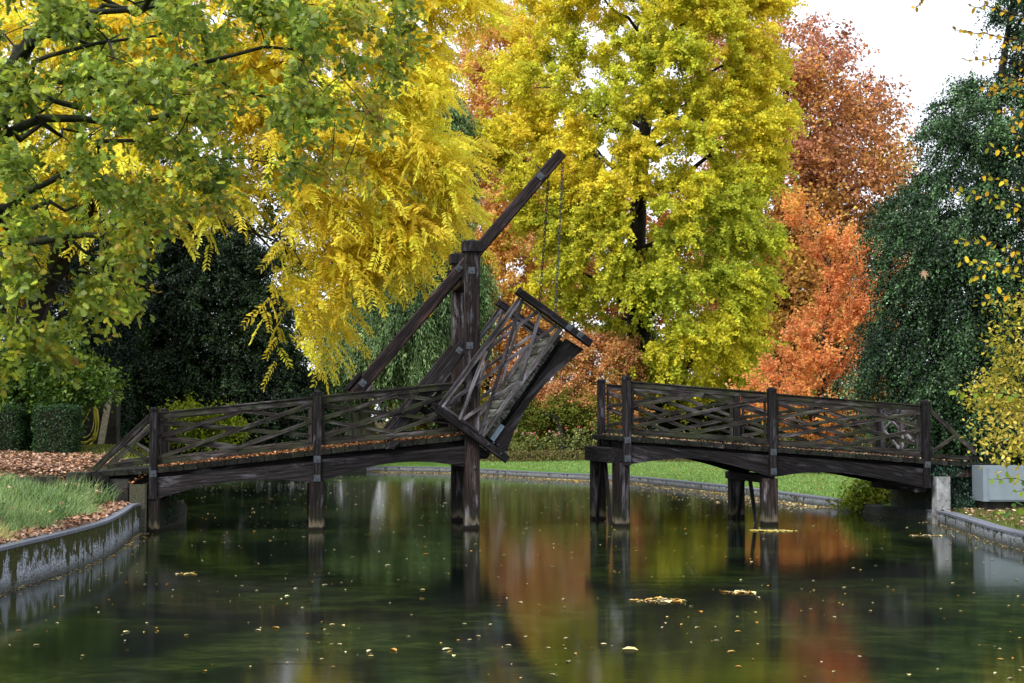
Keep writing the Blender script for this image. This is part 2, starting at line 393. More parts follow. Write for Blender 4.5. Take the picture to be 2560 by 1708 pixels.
def make_tree(name, label, cat, seed, poly, Y, T, base, r0, nspray, nshoot, nleaf, shootL, leafL, leafW, shape, pal, mat,
              up=.2, out_=.8, rand=.6, droop=.3, leafdroop=.3, spread=.12, topz=None, K=16, axis_top=None, bark='bark', group=None,
              inset=.35, front=.65, palvar=.5, lightness=.15, normal_up=.6, rise=.45, bias=None, twigs=True, limb_r=.30, gap=None, holes=(), zgrad=0):
    rng = np.random.default_rng(seed); random.seed(seed)
    C = crown_points(rng, poly, Y, T, nspray, inset, front, gap, holes)
    nspray = len(C); b = np.array(base, float)
    cen = C.mean(0); top = C[:, 2].max() if topz is None else topz
    root = empty(name, b, label=label, cat=cat, group=group)
    # trunk
    tx, ty = (cen[0], cen[1]) if axis_top is None else axis_top
    nT = 14; ts = np.linspace(0, 1, nT)
    hz = b[2]+(top*.93-b[2])*ts
    tp = np.stack([b[0]+(tx-b[0])*ts**1.5+.12*r0*4*np.sin(ts*7+seed), b[1]+(ty-b[1])*ts**1.5+.1*r0*4*np.cos(ts*5+seed), hz], 1)
    tp[0] = b-np.array([0, 0, .15])
    tr = r0*(1-.9*ts)*np.where(ts < .05, 1.35, 1)
    paths = [(tp, tr)]
    # limbs
    idx = rng.choice(nspray, min(K, nspray), replace=False); ctr = C[idx]
    for _ in range(4):
        own = np.argmin(((C[:, None]-ctr[None])**2).sum(2), 1)
        for k in range(len(ctr)):
            if (own == k).any(): ctr[k] = C[own == k].mean(0)
    for k in range(len(ctr)):
        e = ctr[k]; hd = math.hypot(e[0]-b[0], e[1]-b[1])
        zs = np.clip(e[2]-rise*hd, b[2]+.12*(top-b[2]), top*.85)
        t0 = (zs-b[2])/(top*.93-b[2]); s = np.array([np.interp(t0, ts, tp[:, i]) for i in range(3)])
        rr = np.interp(t0, ts, tr)
        mid = (s+e)/2+np.array([0, 0, .10*hd])+rng.normal(0, .06*hd+.05, 3)
        tt = np.linspace(0, 1, 9)[:, None]; lp = (1-tt)**2*s+2*tt*(1-tt)*mid+tt**2*e
        lp[1:-1] += rng.normal(0, .02*hd+.02, (7, 3))
        lr = max(rr*limb_r*1.6, .03)*(1-.8*tt[:, 0]); paths.append((lp, lr))
        if twigs:
            ids = np.where(own == k)[0]; nodes = [p for p in lp[2:]]; nrad = [r for r in lr[2:]*.6]
            ids = ids[np.argsort([np.linalg.norm(lp-C[i], axis=1).min() for i in ids])]
            for i in ids:
                nd = np.array(nodes); j = int(np.argmin(np.linalg.norm(nd-C[i], axis=1)*(1+.0*len(nd)))); q = nd[j]; r_ = min(nrad[j], r0*.10+.012)
                dl = np.linalg.norm(C[i]-q); mm = (q+C[i])/2+rng.normal(0, .10*dl, 3)+np.array([0, 0, .06*dl])
                t5 = np.linspace(0, 1, 5)[:, None]; bp = (1-t5)**2*q+2*t5*(1-t5)*mm+t5**2*C[i]
                r1 = max(r_*.55, .006); paths.append((bp, r_*.9+(r1-r_*.9)*t5[:, 0])); nodes.append(bp[3]); nrad.append(r1)
    tv, tf = tube_arrays(paths, 6)
    meshobj('trunk', tv, tf, M[bark], root, smooth=True)
    # shoots
    ns = nspray*nshoot
    Cs = np.repeat(C, nshoot, 0); spr = np.repeat(np.arange(nspray), nshoot)
    ax = np.array([b[0]*.3+tx*.7, b[1]*.3+ty*.7, 0]); o = Cs-ax; o[:, 2] = (Cs[:, 2]-(b[2]+(top-b[2])*.45))*.5; o = nrm(o)
    dirs = nrm(o*out_+rng.normal(0, rand, (ns, 3))+np.array([0, 0, up])+(0 if bias is None else np.array(bias)))
    SL = shootL*rng.uniform(.6, 1.3, ns)
    Cs = Cs+rng.normal(0, spread*shootL*1.5, (ns, 3))
    root_col = np.array([srgb(p) for p in pal]); npal = len(root_col)
    # palette position: smooth over space
    ph = rng.uniform(0, 6, 6)
    def field(P): return .5+.25*np.sin(P[:, 0]*.55+ph[0]+1.5*np.sin(P[:, 2]*.5+ph[1]))+.25*np.sin(P[:, 2]*.8+ph[2]+1.3*np.sin(P[:, 1]*.6+ph[3]))
    sc_ = np.clip(field(C)*(1-palvar)+rng.uniform(0, 1, nspray)*palvar+zgrad*(C[:, 2]-C[:, 2].mean())/(np.ptp(C[:, 2])+.1), 0, .999)
    if shape == 'pinnate':
        nc, nl = nleaf          # compound leaves per shoot, leaflet pairs
        t = np.tile(np.linspace(.12, 1, nc), ns); sh = np.repeat(np.arange(ns), nc); nn = len(t)
        P0 = Cs[sh]+dirs[sh]*(t*SL[sh])[:, None]; P0[:, 2] -= droop*SL[sh]*t**2
        side = nrm(np.cross(dirs[sh], [0, 0, 1.])); sg = np.where(np.tile(np.arange(nc) % 2, ns) == 0, 1, -1)
        rd = nrm(dirs[sh]*.75+side*(sg*rng.uniform(.15, .95, nn))[:, None]+rng.normal(0, .18, (nn, 3))+np.array([0, 0, -.25]))
        RL = .52*rng.uniform(.7, 1.25, nn)
        u = np.linspace(.12, 1, nl); s2 = nrm(np.cross(rd, [0, 0, 1.])); s3 = np.cross(s2, rd); rl_ = rng.uniform(-1.2, 1.2, nn)[:, None]; s2 = s2*np.cos(rl_)+s3*np.sin(rl_)
        Cc, Aa, Nl, Co = [], [], [], []
        base_c = sc_[spr[sh]]+rng.normal(0, .10, nn)
        br = np.exp(rng.normal(0, lightness, nn))
        for uu in u:
            for s_ in (-1, 1):
                c = P0+rd*(uu*RL)[:, None]; c[:, 2] -= .42*RL*uu**2
                a = nrm(s2*s_*.85+rd*(.20+.45*uu)+np.array([0, 0, -.38])+rng.normal(0, .12, (nn, 3)))
                Cc.append(c); Aa.append(a); Nl.append(nrm(np.array([0, 0, .6])+rng.normal(0, .3, (nn, 3))+s2*s_*.2+o[sh]*.9)); Co.append(base_c)
        Cc, Aa, Nl, Co = map(np.concatenate, (Cc, Aa, Nl, Co)); br = np.tile(br, 2*nl)
        m_ = len(Cc); Ll = leafL*rng.uniform(.75, 1.15, m_); Wl = leafW*rng.uniform(.8, 1.2, m_); shp = 'oval'
    else:
        t = np.tile((np.arange(nleaf)+.5)/nleaf, ns); sh = np.repeat(np.arange(ns), nleaf); m_ = len(t)
        t = np.clip(t+rng.uniform(-.5, .5, m_)/nleaf, 0, 1.05)
        Cc = Cs[sh]+dirs[sh]*(t*SL[sh])[:, None]; Cc[:, 2] -= droop*SL[sh]*t**2
        Cc += rng.normal(0, spread, (m_, 3))*(1-.4*t)[:, None]
        Aa = nrm(dirs[sh]*.6+rng.normal(0, .75, (m_, 3))+np.array([0, 0, -leafdroop]))
        Nl = nrm(rng.normal(0, .6, (m_, 3))+np.array([0, -.25, normal_up])+o[sh]*.4)
        Co = sc_[spr[sh]]+rng.normal(0, .13, m_)
        shb = np.exp(rng.normal(0, lightness, ns)); br = shb[sh]*np.exp(rng.normal(0, lightness, m_))
        Ll = leafL*rng.uniform(.7, 1.25, m_); Wl = leafW*rng.uniform(.7, 1.25, m_); shp = shape
    x = np.clip(Co, 0, .999)*(npal-1); i = x.astype(int); fr = (x-i)[:, None]
    col = (root_col[i]*(1-fr)+root_col[np.minimum(i+1, npal-1)]*fr)*br[:, None]
    leaves('crown', Cc, Aa, Nl, Ll, Wl, shp, col, LEAF[mat], root)
    return root

# ------------------------------------------------------------------ pond outline (x, y, bank type)
POND = [(-6.35, 11), (-6.2, 14), (-6.23, 17.3), (-6.17, 19.6), (-6.2, 21.8), (-6.5, 23.8), (-6.75, 25.2), (-7.0, 26.5),
        (-6.78, 27.6), (-6.72, 29.9), (-7.5, 32.2), (-9.3, 36), (-12.3, 41), (-13.4, 46), (-12.6, 50.5), (-9.2, 53.4), (-7.0, 56.6), (-6.0, 59.0), (-2.3, 57.4), (-1.2, 55.4),
        (1.1, 51.8), (2.6, 50.2), (4.0, 48.6), (5.2, 44.6), (6.4, 40.8), (7.1, 37.4), (7.75, 34.2), (8.0, 32.6), (8.1, 30.6), (8.75, 29.7),
        (8.55, 27), (8.3, 24.8), (8.3, 23), (8.5, 18), (8.6, 12), (8.2, 6), (6, 2), (0, .8), (-5, 2), (-6.6, 6)]
def chaikin(P, n=2):
    P = np.array(P, float)
    for _ in range(n):
        Q = np.roll(P, -1, 0); P = np.stack([P*.75+Q*.25, P*.25+Q*.75], 1).reshape(-1, 2)
    return P
PO = chaikin(POND, 2)
def sm(a, b, x): t = np.clip((np.asarray(x, float)-a)/(b-a), 0, 1); return t*t*(3-2*t)
def bank_top(x, y):
    left = sm(-4, -5.5, x)*(1-sm(28, 32, y))*sm(3, 6, y)
    right = sm(5, 7, x)*(1-sm(30, 33, y))
    return .20+.34*left+.04*right
def ground_z(x, y):
    x = np.asarray(x, float); y = np.asarray(y, float)
    left = sm(-5.5, -6.6, x)*(1-sm(34, 50, y))
    zl = .55+.34*sm(17.5, 26, y)*sm(-6.3, -9.2, x)+.28*sm(26.5, 27.6, y)*sm(-7.9, -8.5, x)+.05*np.clip(y-29, 0, 9)*sm(-8.5, -10, x)
    far = .22+.012*np.clip(y-46, 0, 60)+.10*sm(0, 14, y-52)
    z = far*(1-left)+zl*left
    zr = .28+.85*sm(10.2, 11.6, x)*sm(27.5, 30, y)*(1-sm(33, 38, y))
    right = sm(7.5, 9, x)*(1-sm(31, 36, y)); z = z*(1-right)+zr*right
    z = z+.03*np.sin(x*.9+y*.4)*np.clip(edgeclose(x, y), 0, 1)
    return z
def edgeclose(x, y):
    p = np.stack([np.ravel(x), np.ravel(y)], 1); return (edge_dist(PO, p)/3).reshape(np.shape(x))
def ring_off(P, d):
    T = np.roll(P, -1, 0)-np.roll(P, 1, 0); T /= np.linalg.norm(T, axis=1)[:, None]
    # outline is traversed clockwise seen from above (left bank away, right bank back): outward normal
    Nn = np.stack([-T[:, 1], T[:, 0]], 1)
    a = .5*np.sum(P[:, 0]*np.roll(P[:, 1], -1)-np.roll(P[:, 0], -1)*P[:, 1])
    return P+Nn*d*(1 if a < 0 else -1)
# ground sheet with the pond cut out
rng = np.random.default_rng(3)
ringA = ring_off(PO, .26)
pts = [tuple(p) for p in ringA]; nr = len(pts)
gp = []
for x in np.arange(-60, 60.1, 1.5):
    for y in np.arange(-20, 130, 1.5):
        gp.append((x+rng.uniform(-.3, .3), y+rng.uniform(-.3, .3)))
for r in (160, 300, 600, 1200, 2600):
    for k in range(40):
        gp.append((r*math.cos(k*PI/20), 50+r*math.sin(k*PI/20)))
for x in np.arange(-16, -5.5, .5):
    for y in np.arange(10, 40, .5): gp.append((x+rng.uniform(-.1, .1), y+rng.uniform(-.1, .1)))
gp = np.array(gp); near = edge_dist(ringA, gp); ins = in_poly(ringA, gp); gp = gp[(~ins) & (near > .25)]
allp = [Vector(p) for p in pts]+[Vector((float(a), float(b))) for a, b in gp]
res = delaunay_2d_cdt(allp, [(i, (i+1) % nr) for i in range(nr)], [], 0, 1e-5)
gv = np.array([[v.x, v.y] for v in res[0]]); gf = np.array([list(f) for f in res[2]])
cenf = gv[gf].mean(1); gf = gf[~in_poly(ringA, cenf)]
gz = ground_z(gv[:, 0], gv[:, 1]); dd = edge_dist(PO, gv); bt = bank_top(gv[:, 0], gv[:, 1])
gz = np.where(dd < .35, bt-.01, gz)
def gcol(x, y):
    g = np.tile(srgb((98, 132, 62)), (len(x), 1))*1.0
    soil = srgb((70, 55, 38)); dk = srgb((60, 72, 30))
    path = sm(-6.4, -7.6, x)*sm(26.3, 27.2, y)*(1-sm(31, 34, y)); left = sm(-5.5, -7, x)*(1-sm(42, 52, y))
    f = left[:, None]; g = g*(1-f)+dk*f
    f = path[:, None]; g = g*(1-f)+soil*f
    back = sm(58.5, 60, y-.0*x)[:, None]; g = g*(1-back)+srgb((60, 48, 30))*back
    r = (sm(7.5, 9, x)*(1-sm(33, 37, y)))[:, None]; g = g*(1-r)+srgb((84, 92, 44))*r
    return g
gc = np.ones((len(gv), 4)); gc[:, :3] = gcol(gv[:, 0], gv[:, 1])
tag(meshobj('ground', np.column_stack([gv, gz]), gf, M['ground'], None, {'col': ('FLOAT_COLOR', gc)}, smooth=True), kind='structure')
# pond bed and water
bedp = ring_off(PO, .12)
tag(meshobj('pond_bed', [(x, y, -1.0) for x, y in bedp], [tuple(range(len(bedp)))], M['soil']), kind='structure')
wp = ring_off(PO, .02)
tag(meshobj('water', [(x, y, 0) for x, y in wp], [tuple(range(len(wp)))], M['water']), kind='structure')
# pond walls: split in stretches
def wall_run(i0, i1, name, label, mat, capw=.26, cat='wall', cap=None):
    if i1 < i0: i1 += len(PO)
    idx = [k % len(PO) for k in range(i0, i1+1)]
    inn = PO[idx]; out = ring_off(PO, capw)[idx]; z = bank_top(inn[:, 0], inn[:, 1]); m = len(idx)
    ch = ring_off(PO, .03)[idx]
    V = np.concatenate([np.column_stack([inn, np.full(m, -1.1)]), np.column_stack([inn, z-.03]), np.column_stack([ch, z]), np.column_stack([out, z]), np.column_stack([out, np.full(m, -1.1)])])
    fs = []
    for r in range(4):
        for k in range(m-1): fs.append((r*m+k, r*m+k+1, (r+1)*m+k+1, (r+1)*m+k))
    root = empty(name, (*inn[m//2], 0), label=label, cat=cat)
    meshobj('wall_face', V, fs, M[mat], root)
    if cap:
        a, b, c0 = ring_off(PO, -.015)[idx], ring_off(PO, .24)[idx], z+.004
        V = np.concatenate([np.column_stack([a, z-.025]), np.column_stack([a, c0+.012]), np.column_stack([b, c0+.012])])
        fs = [(r*m+k, r*m+k+1, (r+1)*m+k+1, (r+1)*m+k) for r in range(2) for k in range(m-1)]
        meshobj('coping', V, fs, M[cap], root)
def nidx(x, y): return int(np.argmin(((PO-np.array([x, y]))**2).sum(1)))
a0, a1, a2, a3, a4, a5 = nidx(-6.35, 11), nidx(-7, 26.5), nidx(-6.72, 29.9), nidx(-6.0, 59.0), nidx(7.75, 34.2), nidx(8.75, 29.7)
a6 = nidx(8.2, 6)
wall_run(a0, a1, 'pond_wall', 'curved concrete pond wall with moss hanging down below the tall grass', 'wall', cap='kerb')
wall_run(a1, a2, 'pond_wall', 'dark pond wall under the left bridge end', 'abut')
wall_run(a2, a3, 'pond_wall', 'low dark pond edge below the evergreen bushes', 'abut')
wall_run(a3, a4, 'pond_kerb', 'low grey stone kerb curving along the bright lawn', 'wall', cap='kerb', cat='kerb')
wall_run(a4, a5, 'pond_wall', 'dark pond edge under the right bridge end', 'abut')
wall_run(a5, a6, 'pond_kerb', 'low mossy kerb of the right bank below the grey cabinet', 'wall', cap='kerb', cat='kerb')
wall_run(a6, a0, 'pond_kerb', 'kerb of the near bank', 'wall', cap='kerb', cat='kerb')

# ------------------------------------------------------------------ bridge frame
PHI = math.atan(.158); BE = np.array([math.cos(PHI), math.sin(PHI), 0]); BN = np.array([-math.sin(PHI), math.cos(PHI), 0])
BO = np.array([0, 27.95, 0]); BW = 2.19
def LP(px, py, k=0.0):
    d = ray(px, py); t = np.dot(BO+BN*k-CAM, BN)/np.dot(d, BN); p = CAM+d*t
    return np.array([np.dot(p-BO, BE), p[2]])
def W(s, z, k=0.0): return BO+BE*s+BN*k+np.array([0, 0, z])
UZ = np.array([0, 0, 1.])
def W2(q, k=0.0): return W(q[0], q[1], k)
def uni(v): v = np.array(v, float); return v/np.linalg.norm(v)

def panel(parent, BL, BR, TL, TR, k, th=.035, mats=('woodrail', 'woodrail'), barw=.075, sidebat=True, midpat=True):
    """railing panel between posts; corners in (s,z): bottom of bottom rail .. top of top rail"""
    BL, BR, TL, TR = [np.array(q, float) for q in (BL, BR, TL, TR)]
    g = empty('railing_panel', W2((BL+BR)/2, k)); g.parent = parent; g.matrix_parent_inverse = Matrix.Identity(4)
    po = np.zeros(3); p = parent
    while p is not None: po += np.array(p.location); p = p.parent
    g.location = [float(c) for c in (W2((BL+BR)/2, k)-po)]
    H = np.linalg.norm(TL-BL); rh, bh = .10/H, .11/H
    def Q(s, t): return (BL*(1-s)+BR*s)*(1-t)+(TL*(1-s)+TR*s)*t
    m = MB(); m.beam(W2(Q(0, 1-rh/2), k), W2(Q(1, 1-rh/2), k), .05, .10, BN, .006)
    cap_n = uni(W2(Q(0, 1))-W2(Q(0, 0)))
    m.beam(W2(Q(0, 1), k)+cap_n*.018, W2(Q(1, 1), k)+cap_n*.018, .10, .03, BN, .006)
    m.build('top_rail', M[mats[0]], g)
    m = MB(); m.beam(W2(Q(0, bh/2), k), W2(Q(1, bh/2), k), .05, .11, BN, .006); m.build('bottom_rail', M[mats[0]], g)
    lo, hi = bh, 1-rh
    def q(s, t): return Q(s, lo+(hi-lo)*t)
    m = MB()
    bars = [((0, .93), (1, .12), 1), ((0, .04), (1, .98), -1), ((0, .52), (.5, .03), 1), ((.5, .03), (1, .52), -1), ((0, .55), (.53, .99), -1), ((.53, .99), (1, .58), 1)]
    for (a, b, lay) in bars:
        dz = lay*.018
        j = random.uniform(-.02, .02)
        m.beam(W2(q(a[0], a[1]+j), k+dz), W2(q(b[0], b[1]-j), k+dz), th, barw, BN, .004)
    m.build('lattice', M[mats[1]], g)
    if sidebat:
        for s in (.012, .988):
            m = MB(); m.beam(W2(Q(s, .0), k), W2(Q(s, .96), k), .045, .05, BN, .005)
            m.build('end_batten', M[mats[0]], g)
    return g
def plate_bolt(parent, s, z, k, sz=.125, ang=0.0):
    """square washer plate with nut on the near face"""
    c = W(s, z, k); ca, sa = math.cos(ang), math.sin(ang); u = BE*ca+UZ*sa; v = -BE*sa+UZ*ca
    m = MB(); m.plate([c-u*sz/2-v*sz/2, c+u*sz/2-v*sz/2, c+u*sz/2+v*sz/2, c-u*sz/2+v*sz/2], BN, .012)
    m.plate([c-BN*.016+(u*math.cos(a)+v*math.sin(a))*.024 for a in np.arange(6)*PI/3], BN, .022)
    o = m.build('bolt_plate', M['iron'], parent); return o
def childempty(name, loc, parent):
    o = empty(name, (0, 0, 0)); o.parent = parent
    po = np.zeros(3); p = parent
    while p is not None: po += np.array(p.location); p = p.parent
    o.location = [float(c) for c in (np.array(loc, float)-po)]; return o
def post(parent, s, ztop, zbot, k, w=.15, mat='wood', cap=True, zdeck=None, wl=None, plates=(), name='post'):
    m = MB(); zd = zbot if zdeck is None else zdeck
    m.beam(W(s, zbot, k), W(s, ztop-.07, k), w, w, BN, .012)
    o = m.build(name, M[mat], parent)
    if cap:
        m = MB(); m.beam(W(s, ztop-.10, k), W(s, ztop-.085, k), w*.92, w*.92, BN, .01)
        m.beam(W(s, ztop-.085, k), W(s, ztop-.03, k), w*1.12, w*1.12, BN, .02); m.beam(W(s, ztop-.03, k), W(s, ztop, k), w*.95, w*.95, BN, .03, taper=.7)
        m.build('post_cap', M['wood'], o)
    for z in plates: plate_bolt(o, s, z, k-w/2-.004)
    return o
def arch_beam(parent, top, bot, k, th=.16, mat='wood'):
    """top: list left->right of (px,py); bot: list left->right"""
    P = [LP(*q, 0) for q in top]; B = [LP(*q, 0) for q in bot]
    # smooth the underside
    bs = np.array(B); t = np.linspace(bs[0, 0], bs[-1, 0], 22); bz = catmull(bs, t)
    pts = [W2(q, k) for q in P]+[W(a, b, k) for a, b in zip(t[::-1], bz[::-1])]
    m = MB(); m.plate(pts, BN, th); return m.build('arched_beam', M[mat], parent)
def catmull(P, t):
    x, y = P[:, 0], P[:, 1]; m = np.gradient(y, x); i = np.clip(np.searchsorted(x, t)-1, 0, len(x)-2)
    h = x[i+1]-x[i]; u = (t-x[i])/h
    return (2*u**3-3*u**2+1)*y[i]+(u**3-2*u**2+u)*h*m[i]+(-2*u**3+3*u**2)*y[i+1]+(u**3-u**2)*h*m[i+1]
def planks(parent, A, B, k0, k1, pitch=.25, th=.10, name='deck', mat='deckedge', jig=.012, up=None):
    A = np.array(A, float); B = np.array(B, float); L = np.linalg.norm(B-A); d = (B-A)/L; n = max(1, round(L/pitch)); u = np.array([-d[1], d[0]])
    m = MB(); rd = random.Random(len(scene.objects))
    for i in range(n):
        c = A+d*(i+.5)*L/n-u*(th/2+rd.uniform(0, .008))
        o_ = rd.uniform(-jig, jig)*2
        up3 = BE*u[0]+UZ*u[1]
        m.beam(W2(c, k0+o_), W2(c, k1+o_), th, L/n-.012, up3, .008)
    return m.build(name, M[mat], parent)

def stringer_beams(parent, A, B, k_list, drop=.17, h=.14):
    for k in k_list:
        m = MB(); A_ = np.array(A)-[0, drop]; B_ = np.array(B)-[0, drop]
        m.beam(W2(A_, k), W2(B_, k), .12, h, BN, .008); m.build('deck_joist', M['wood'], parent)

# ================= LEFT SPAN with tower and raised leaf =================
sP1, zD1 = LP(391, 1169); sP2, zD2 = LP(793, 1124); sT, zDT = LP(1163, 1086); s0, z0 = LP(232, 1180)
bl = empty('drawbridge', W(sT, 0, 0), label='dark timber drawbridge with raised leaf, tall post and slanting balance beam', cat='bridge')
K1 = BW
planks(bl, (s0-.1, z0), (sP1, zD1), -.12, K1+.12); planks(bl, (sP1, zD1), (sP2, zD2), -.12, K1+.12); planks(bl, (sP2, zD2), (sT, zDT), -.12, K1+.12)
stringer_beams(bl, (s0+.3, z0), (sP1, zD1), (.15, K1-.15), .19, .17)
for a, b in (((sP1, zD1), (sP2, zD2)), ((sP2, zD2), (sT, zDT))): stringer_beams(bl, a, b, (.16, K1/2, K1-.16))
for k in (0, K1):
    arch_beam(bl, [(394, 1194), (784, 1153)], [(394, 1246), (500, 1217), (615, 1199), (690, 1198), (784, 1207)], k)
    arch_beam(bl, [(803, 1149), (1163, 1115)], [(803, 1203), (880, 1178), (960, 1160), (1070, 1155), (1163, 1167)], k)
# posts
z1t = LP(385, 1018)[1]; z1b = LP(385, 1247)[1]; sp1 = LP(385, 1100)[0]
z2t = LP(793, 976)[1]; z2b = LP(793, 1205)[1]; sp2 = LP(793, 1100)[0]
for k in (0, K1):
    f = k == 0
    post(bl, sp1, z1t, z1b, k-.06 if f else k+.06, .15, plates=[LP(385, 1184)[1]] if f else ())
    post(bl, sp2, z2t, z2b, k-.06 if f else k+.06, .15, plates=[LP(793, 1148)[1], LP(793, 1195)[1]] if f else ())
    m = MB(); m.beam(W(sp1+.02, -.9, k), W(sp1+.02, z1b+.03, k), .22, .20, BN, .02); m.build('pile', M['woodpile'], bl)
    m = MB(); m.beam(W(sp2, -1.0, k+.02), W(sp2, z2b+.02, k+.02), .30, .295, BN, .03); m.build('pile', M['woodpile'], bl)
m = MB(); m.beam(W(sp2, z2b-.0, -.05), W(sp2, z2b-.0, K1+.1), .16, .2, UZ, .01); m.build('crosshead', M['wood'], bl)
# railings
def railz(px, py): return LP(px, py)
R1b, R1t = LP(394, 1175-6), LP(394, 1035); R2b, R2t = LP(782, 1129-6), LP(782, 996)
R3b, R3t = LP(804, 1126-6), LP(804, 993); R4b, R4t = LP(1160, 1094-4), LP(1160, 957)
for k in (0, K1):
    lift = np.array([0, .05])
    panel(bl, R1b+lift, R2b+lift, R1t, R2t, k); panel(bl, R3b+lift, R4b+lift, R3t, R4t, k)
# end braces of the railing (triangle)
for k in (0, K1):
    g = childempty('end_brace', W(s0, z0, k), bl)
    a, b = LP(234, 1176), LP(376, 1043)
    m = MB(); m.beam(W2(a, k), W2(b, k), .06, .12, BN, .006)
    m.beam(W2(LP(268, 1165), k), W2(LP(376, 1152), k), .05, .11, BN, .006)
    m.beam(W2(LP(312, 1114), k-.03), W2(LP(374, 1151), k-.03), .03, .07, BN, .005)
    m.build('brace_rails', M['woodrail'], g)
# tower posts
ztt = LP(1179, 599)[1]; sTw = LP(1179.5, 900)[0]
for k in (0, K1):
    m = MB(); m.beam(W(sTw, -1.1, k), W(sTw, ztt-.25, k), .285, .285, BN, .014)
    tp_ = m.build('tower_post', M['woodpile'], bl)
    m = MB(); m.beam(W(sTw, ztt-.25, k), W(sTw, ztt-.055, k), .385, .385, BN, .02); m.build('post_cap', M['wood'], tp_)
    c = W(sTw, ztt-.055, k); h = .185
    V = [c+BE*a*h+BN*b*h for a, b in ((-1, -1), (1, -1), (1, 1), (-1, 1))]+[c+UZ*.065]
    m = MB(); m.add(V, [(0, 1, 4), (1, 2, 4), (2, 3, 4), (3, 0, 4)], [(i, i*.1, 0) for i in range(5)]); m.build('cap_roof', M['wood'], tp_)
    if k == 0:
        plate_bolt(tp_, LP(1177, 678)[0], LP(1177, 678)[1], -.146, .13); plate_bolt(tp_, LP(1172, 865)[0], LP(1172, 865)[1], -.146, .13)
        m = MB(); c0 = LP(1184, 1168); m.plate([W(c0[0]+.03*math.cos(a), c0[1]+.03*math.sin(a), -.15) for a in np.arange(8)*PI/4], BN, .03); m.build('bolt_head', M['iron'], tp_)
m = MB(); zc = LP(1148, 714, K1)[1]; m.beam(W(sTw-.02, zc-.05, .14), W(sTw-.02, zc-.05, K1-.14), .20, .24, UZ, .01); m.build('tie_beam', M['woodbrown'], bl)
m = MB(); zc2 = LP(1160, 1158)[1]; m.beam(W(sTw, zc2-.05, .14), W(sTw, zc2-.05, K1-.14), .24, .24, UZ, .01); m.build('tie_beam', M['wood'], bl)
# raking struts, front one foots outside the deck
for k, d in ((.14, 0), (K1-.14, 0)):
    a, b = LP(968, 1106), LP(1166, 858)
    m = MB(); m.beam(W2(a, k), W2(b, k), .14, .235, BN, .008)
    sg = m.build('raking_strut', M['wood'], bl)
    if k < 1:
        m = MB(); p0, p1, p2, p3 = LP(962, 1122), LP(983, 1122), LP(998, 1101), LP(975, 1101)
        m.plate([W2(p, -.19) for p in (p0, p1, p2, p3)], BN, .08); m.build('strut_foot', M['wood'], sg)
        q = LP(1147, 876); plate_bolt(sg, q[0], q[1], -.06, .11, math.radians(51))
# balance beam
KB = .62*1.0
def LB(px, py): return LP(px, py, KB)
bA, bB = LB(882, 988), LB(1404, 383)
bb = childempty('balance_beam', W2(bA, KB), bl)
m = MB(); m.beam(W2(bA, KB), W2(bB, KB), .25, .262, BN, .03, taper=.86); m.build('beam_timber', M['woodbrown'], bb)
dAB = uni(bB-bA); nAB = np.array([-dAB[1], dAB[0]])
def onbeam(px, py): q = LB(px, py); return q
for px, py, an in ((1348, 443, 49.3), (1145, 672, 49.3), (906, 958, 49.3)):
    q = LB(px, py); plate_bolt(bb, q[0], q[1], KB-.132, .13, math.radians(an))
# counterweight crosspiece at the low end, with side blocks
m = MB()
c = bA+dAB*.18
m.beam(W2(c-nAB*.0+dAB*.0, KB-.55)+0*UZ, W2(c, KB-.13), .13, .26, BE*dAB[0]+UZ*dAB[1], .01)
m.beam(W2(c, KB+.13), W2(c, KB+1.2), .13, .26, BE*dAB[0]+UZ*dAB[1], .01)
m = MB(); e1, e2 = c+nAB*.17-dAB*.22, c+nAB*.17+dAB*.22
m.beam(W2(e1, KB), W2(e2, KB), .30, .075, BN, .008)
e1, e2 = c-nAB*.17-dAB*.12, c-nAB*.17+dAB*.2; m.beam(W2(e1, KB), W2(e2, KB), .30, .075, BN, .008)
m.build('counterweight_block', M['wood'], bb)
# iron pivot across both posts
q = LB(1172, 655); m = MB(); m.beam(W2(q, .14), W2(q, K1-.14), .07, .07, UZ, .02); m.build('pivot_shaft', M['iron'], bl)
# bearer block in front of far post
m = MB(); q = LP(1150, 712, K1-.2); m.beam(W(sTw-.14, q[1]+.28, K1-.24), W(sTw-.14, q[1]-.0, K1-.24), .16, .26, BN, .01); m.build('bearing_block', M['woodbrown'], bl)

def chain_mesh(pts, pitch=.075, wdt=.042, r=.0075, rep=None):
    """links along polyline"""
    P = np.array(pts, float); sl = np.r_[0, np.cumsum(np.linalg.norm(np.diff(P, axis=0), axis=1))]; n = int(sl[-1]/pitch)
    V = []; Fc = []; base = 0
    for i in range(n):
        s_ = (i+.5)*sl[-1]/n; c = np.array([np.interp(s_, sl, P[:, j]) for j in range(3)]); c2 = np.array([np.interp(s_+.02, sl, P[:, j]) for j in range(3)])
        t = uni(c2-c+1e-6); a = uni(np.cross(t, BN+[.01, .02, .3])); b = np.cross(t, a)
        side = a if i % 2 == 0 else b; nn_ = b if i % 2 == 0 else a
        side = uni(side+nn_*.35)
        loop = []
        hl = (pitch+.022)/2-wdt/2
        for k in range(14):
            an = k/14*2*PI; loop.append(c+side*math.cos(an)*wdt/2+t*(math.sin(an)*wdt/2+(hl if math.sin(an) > 0 else -hl)))
        loop = np.array(loop+[loop[0], loop[1]])
        v, f = tube_arrays([(loop, np.full(16, r))], 5); V.append(v); Fc.append(f+base); base += len(v)
    return np.concatenate(V), np.concatenate(Fc)
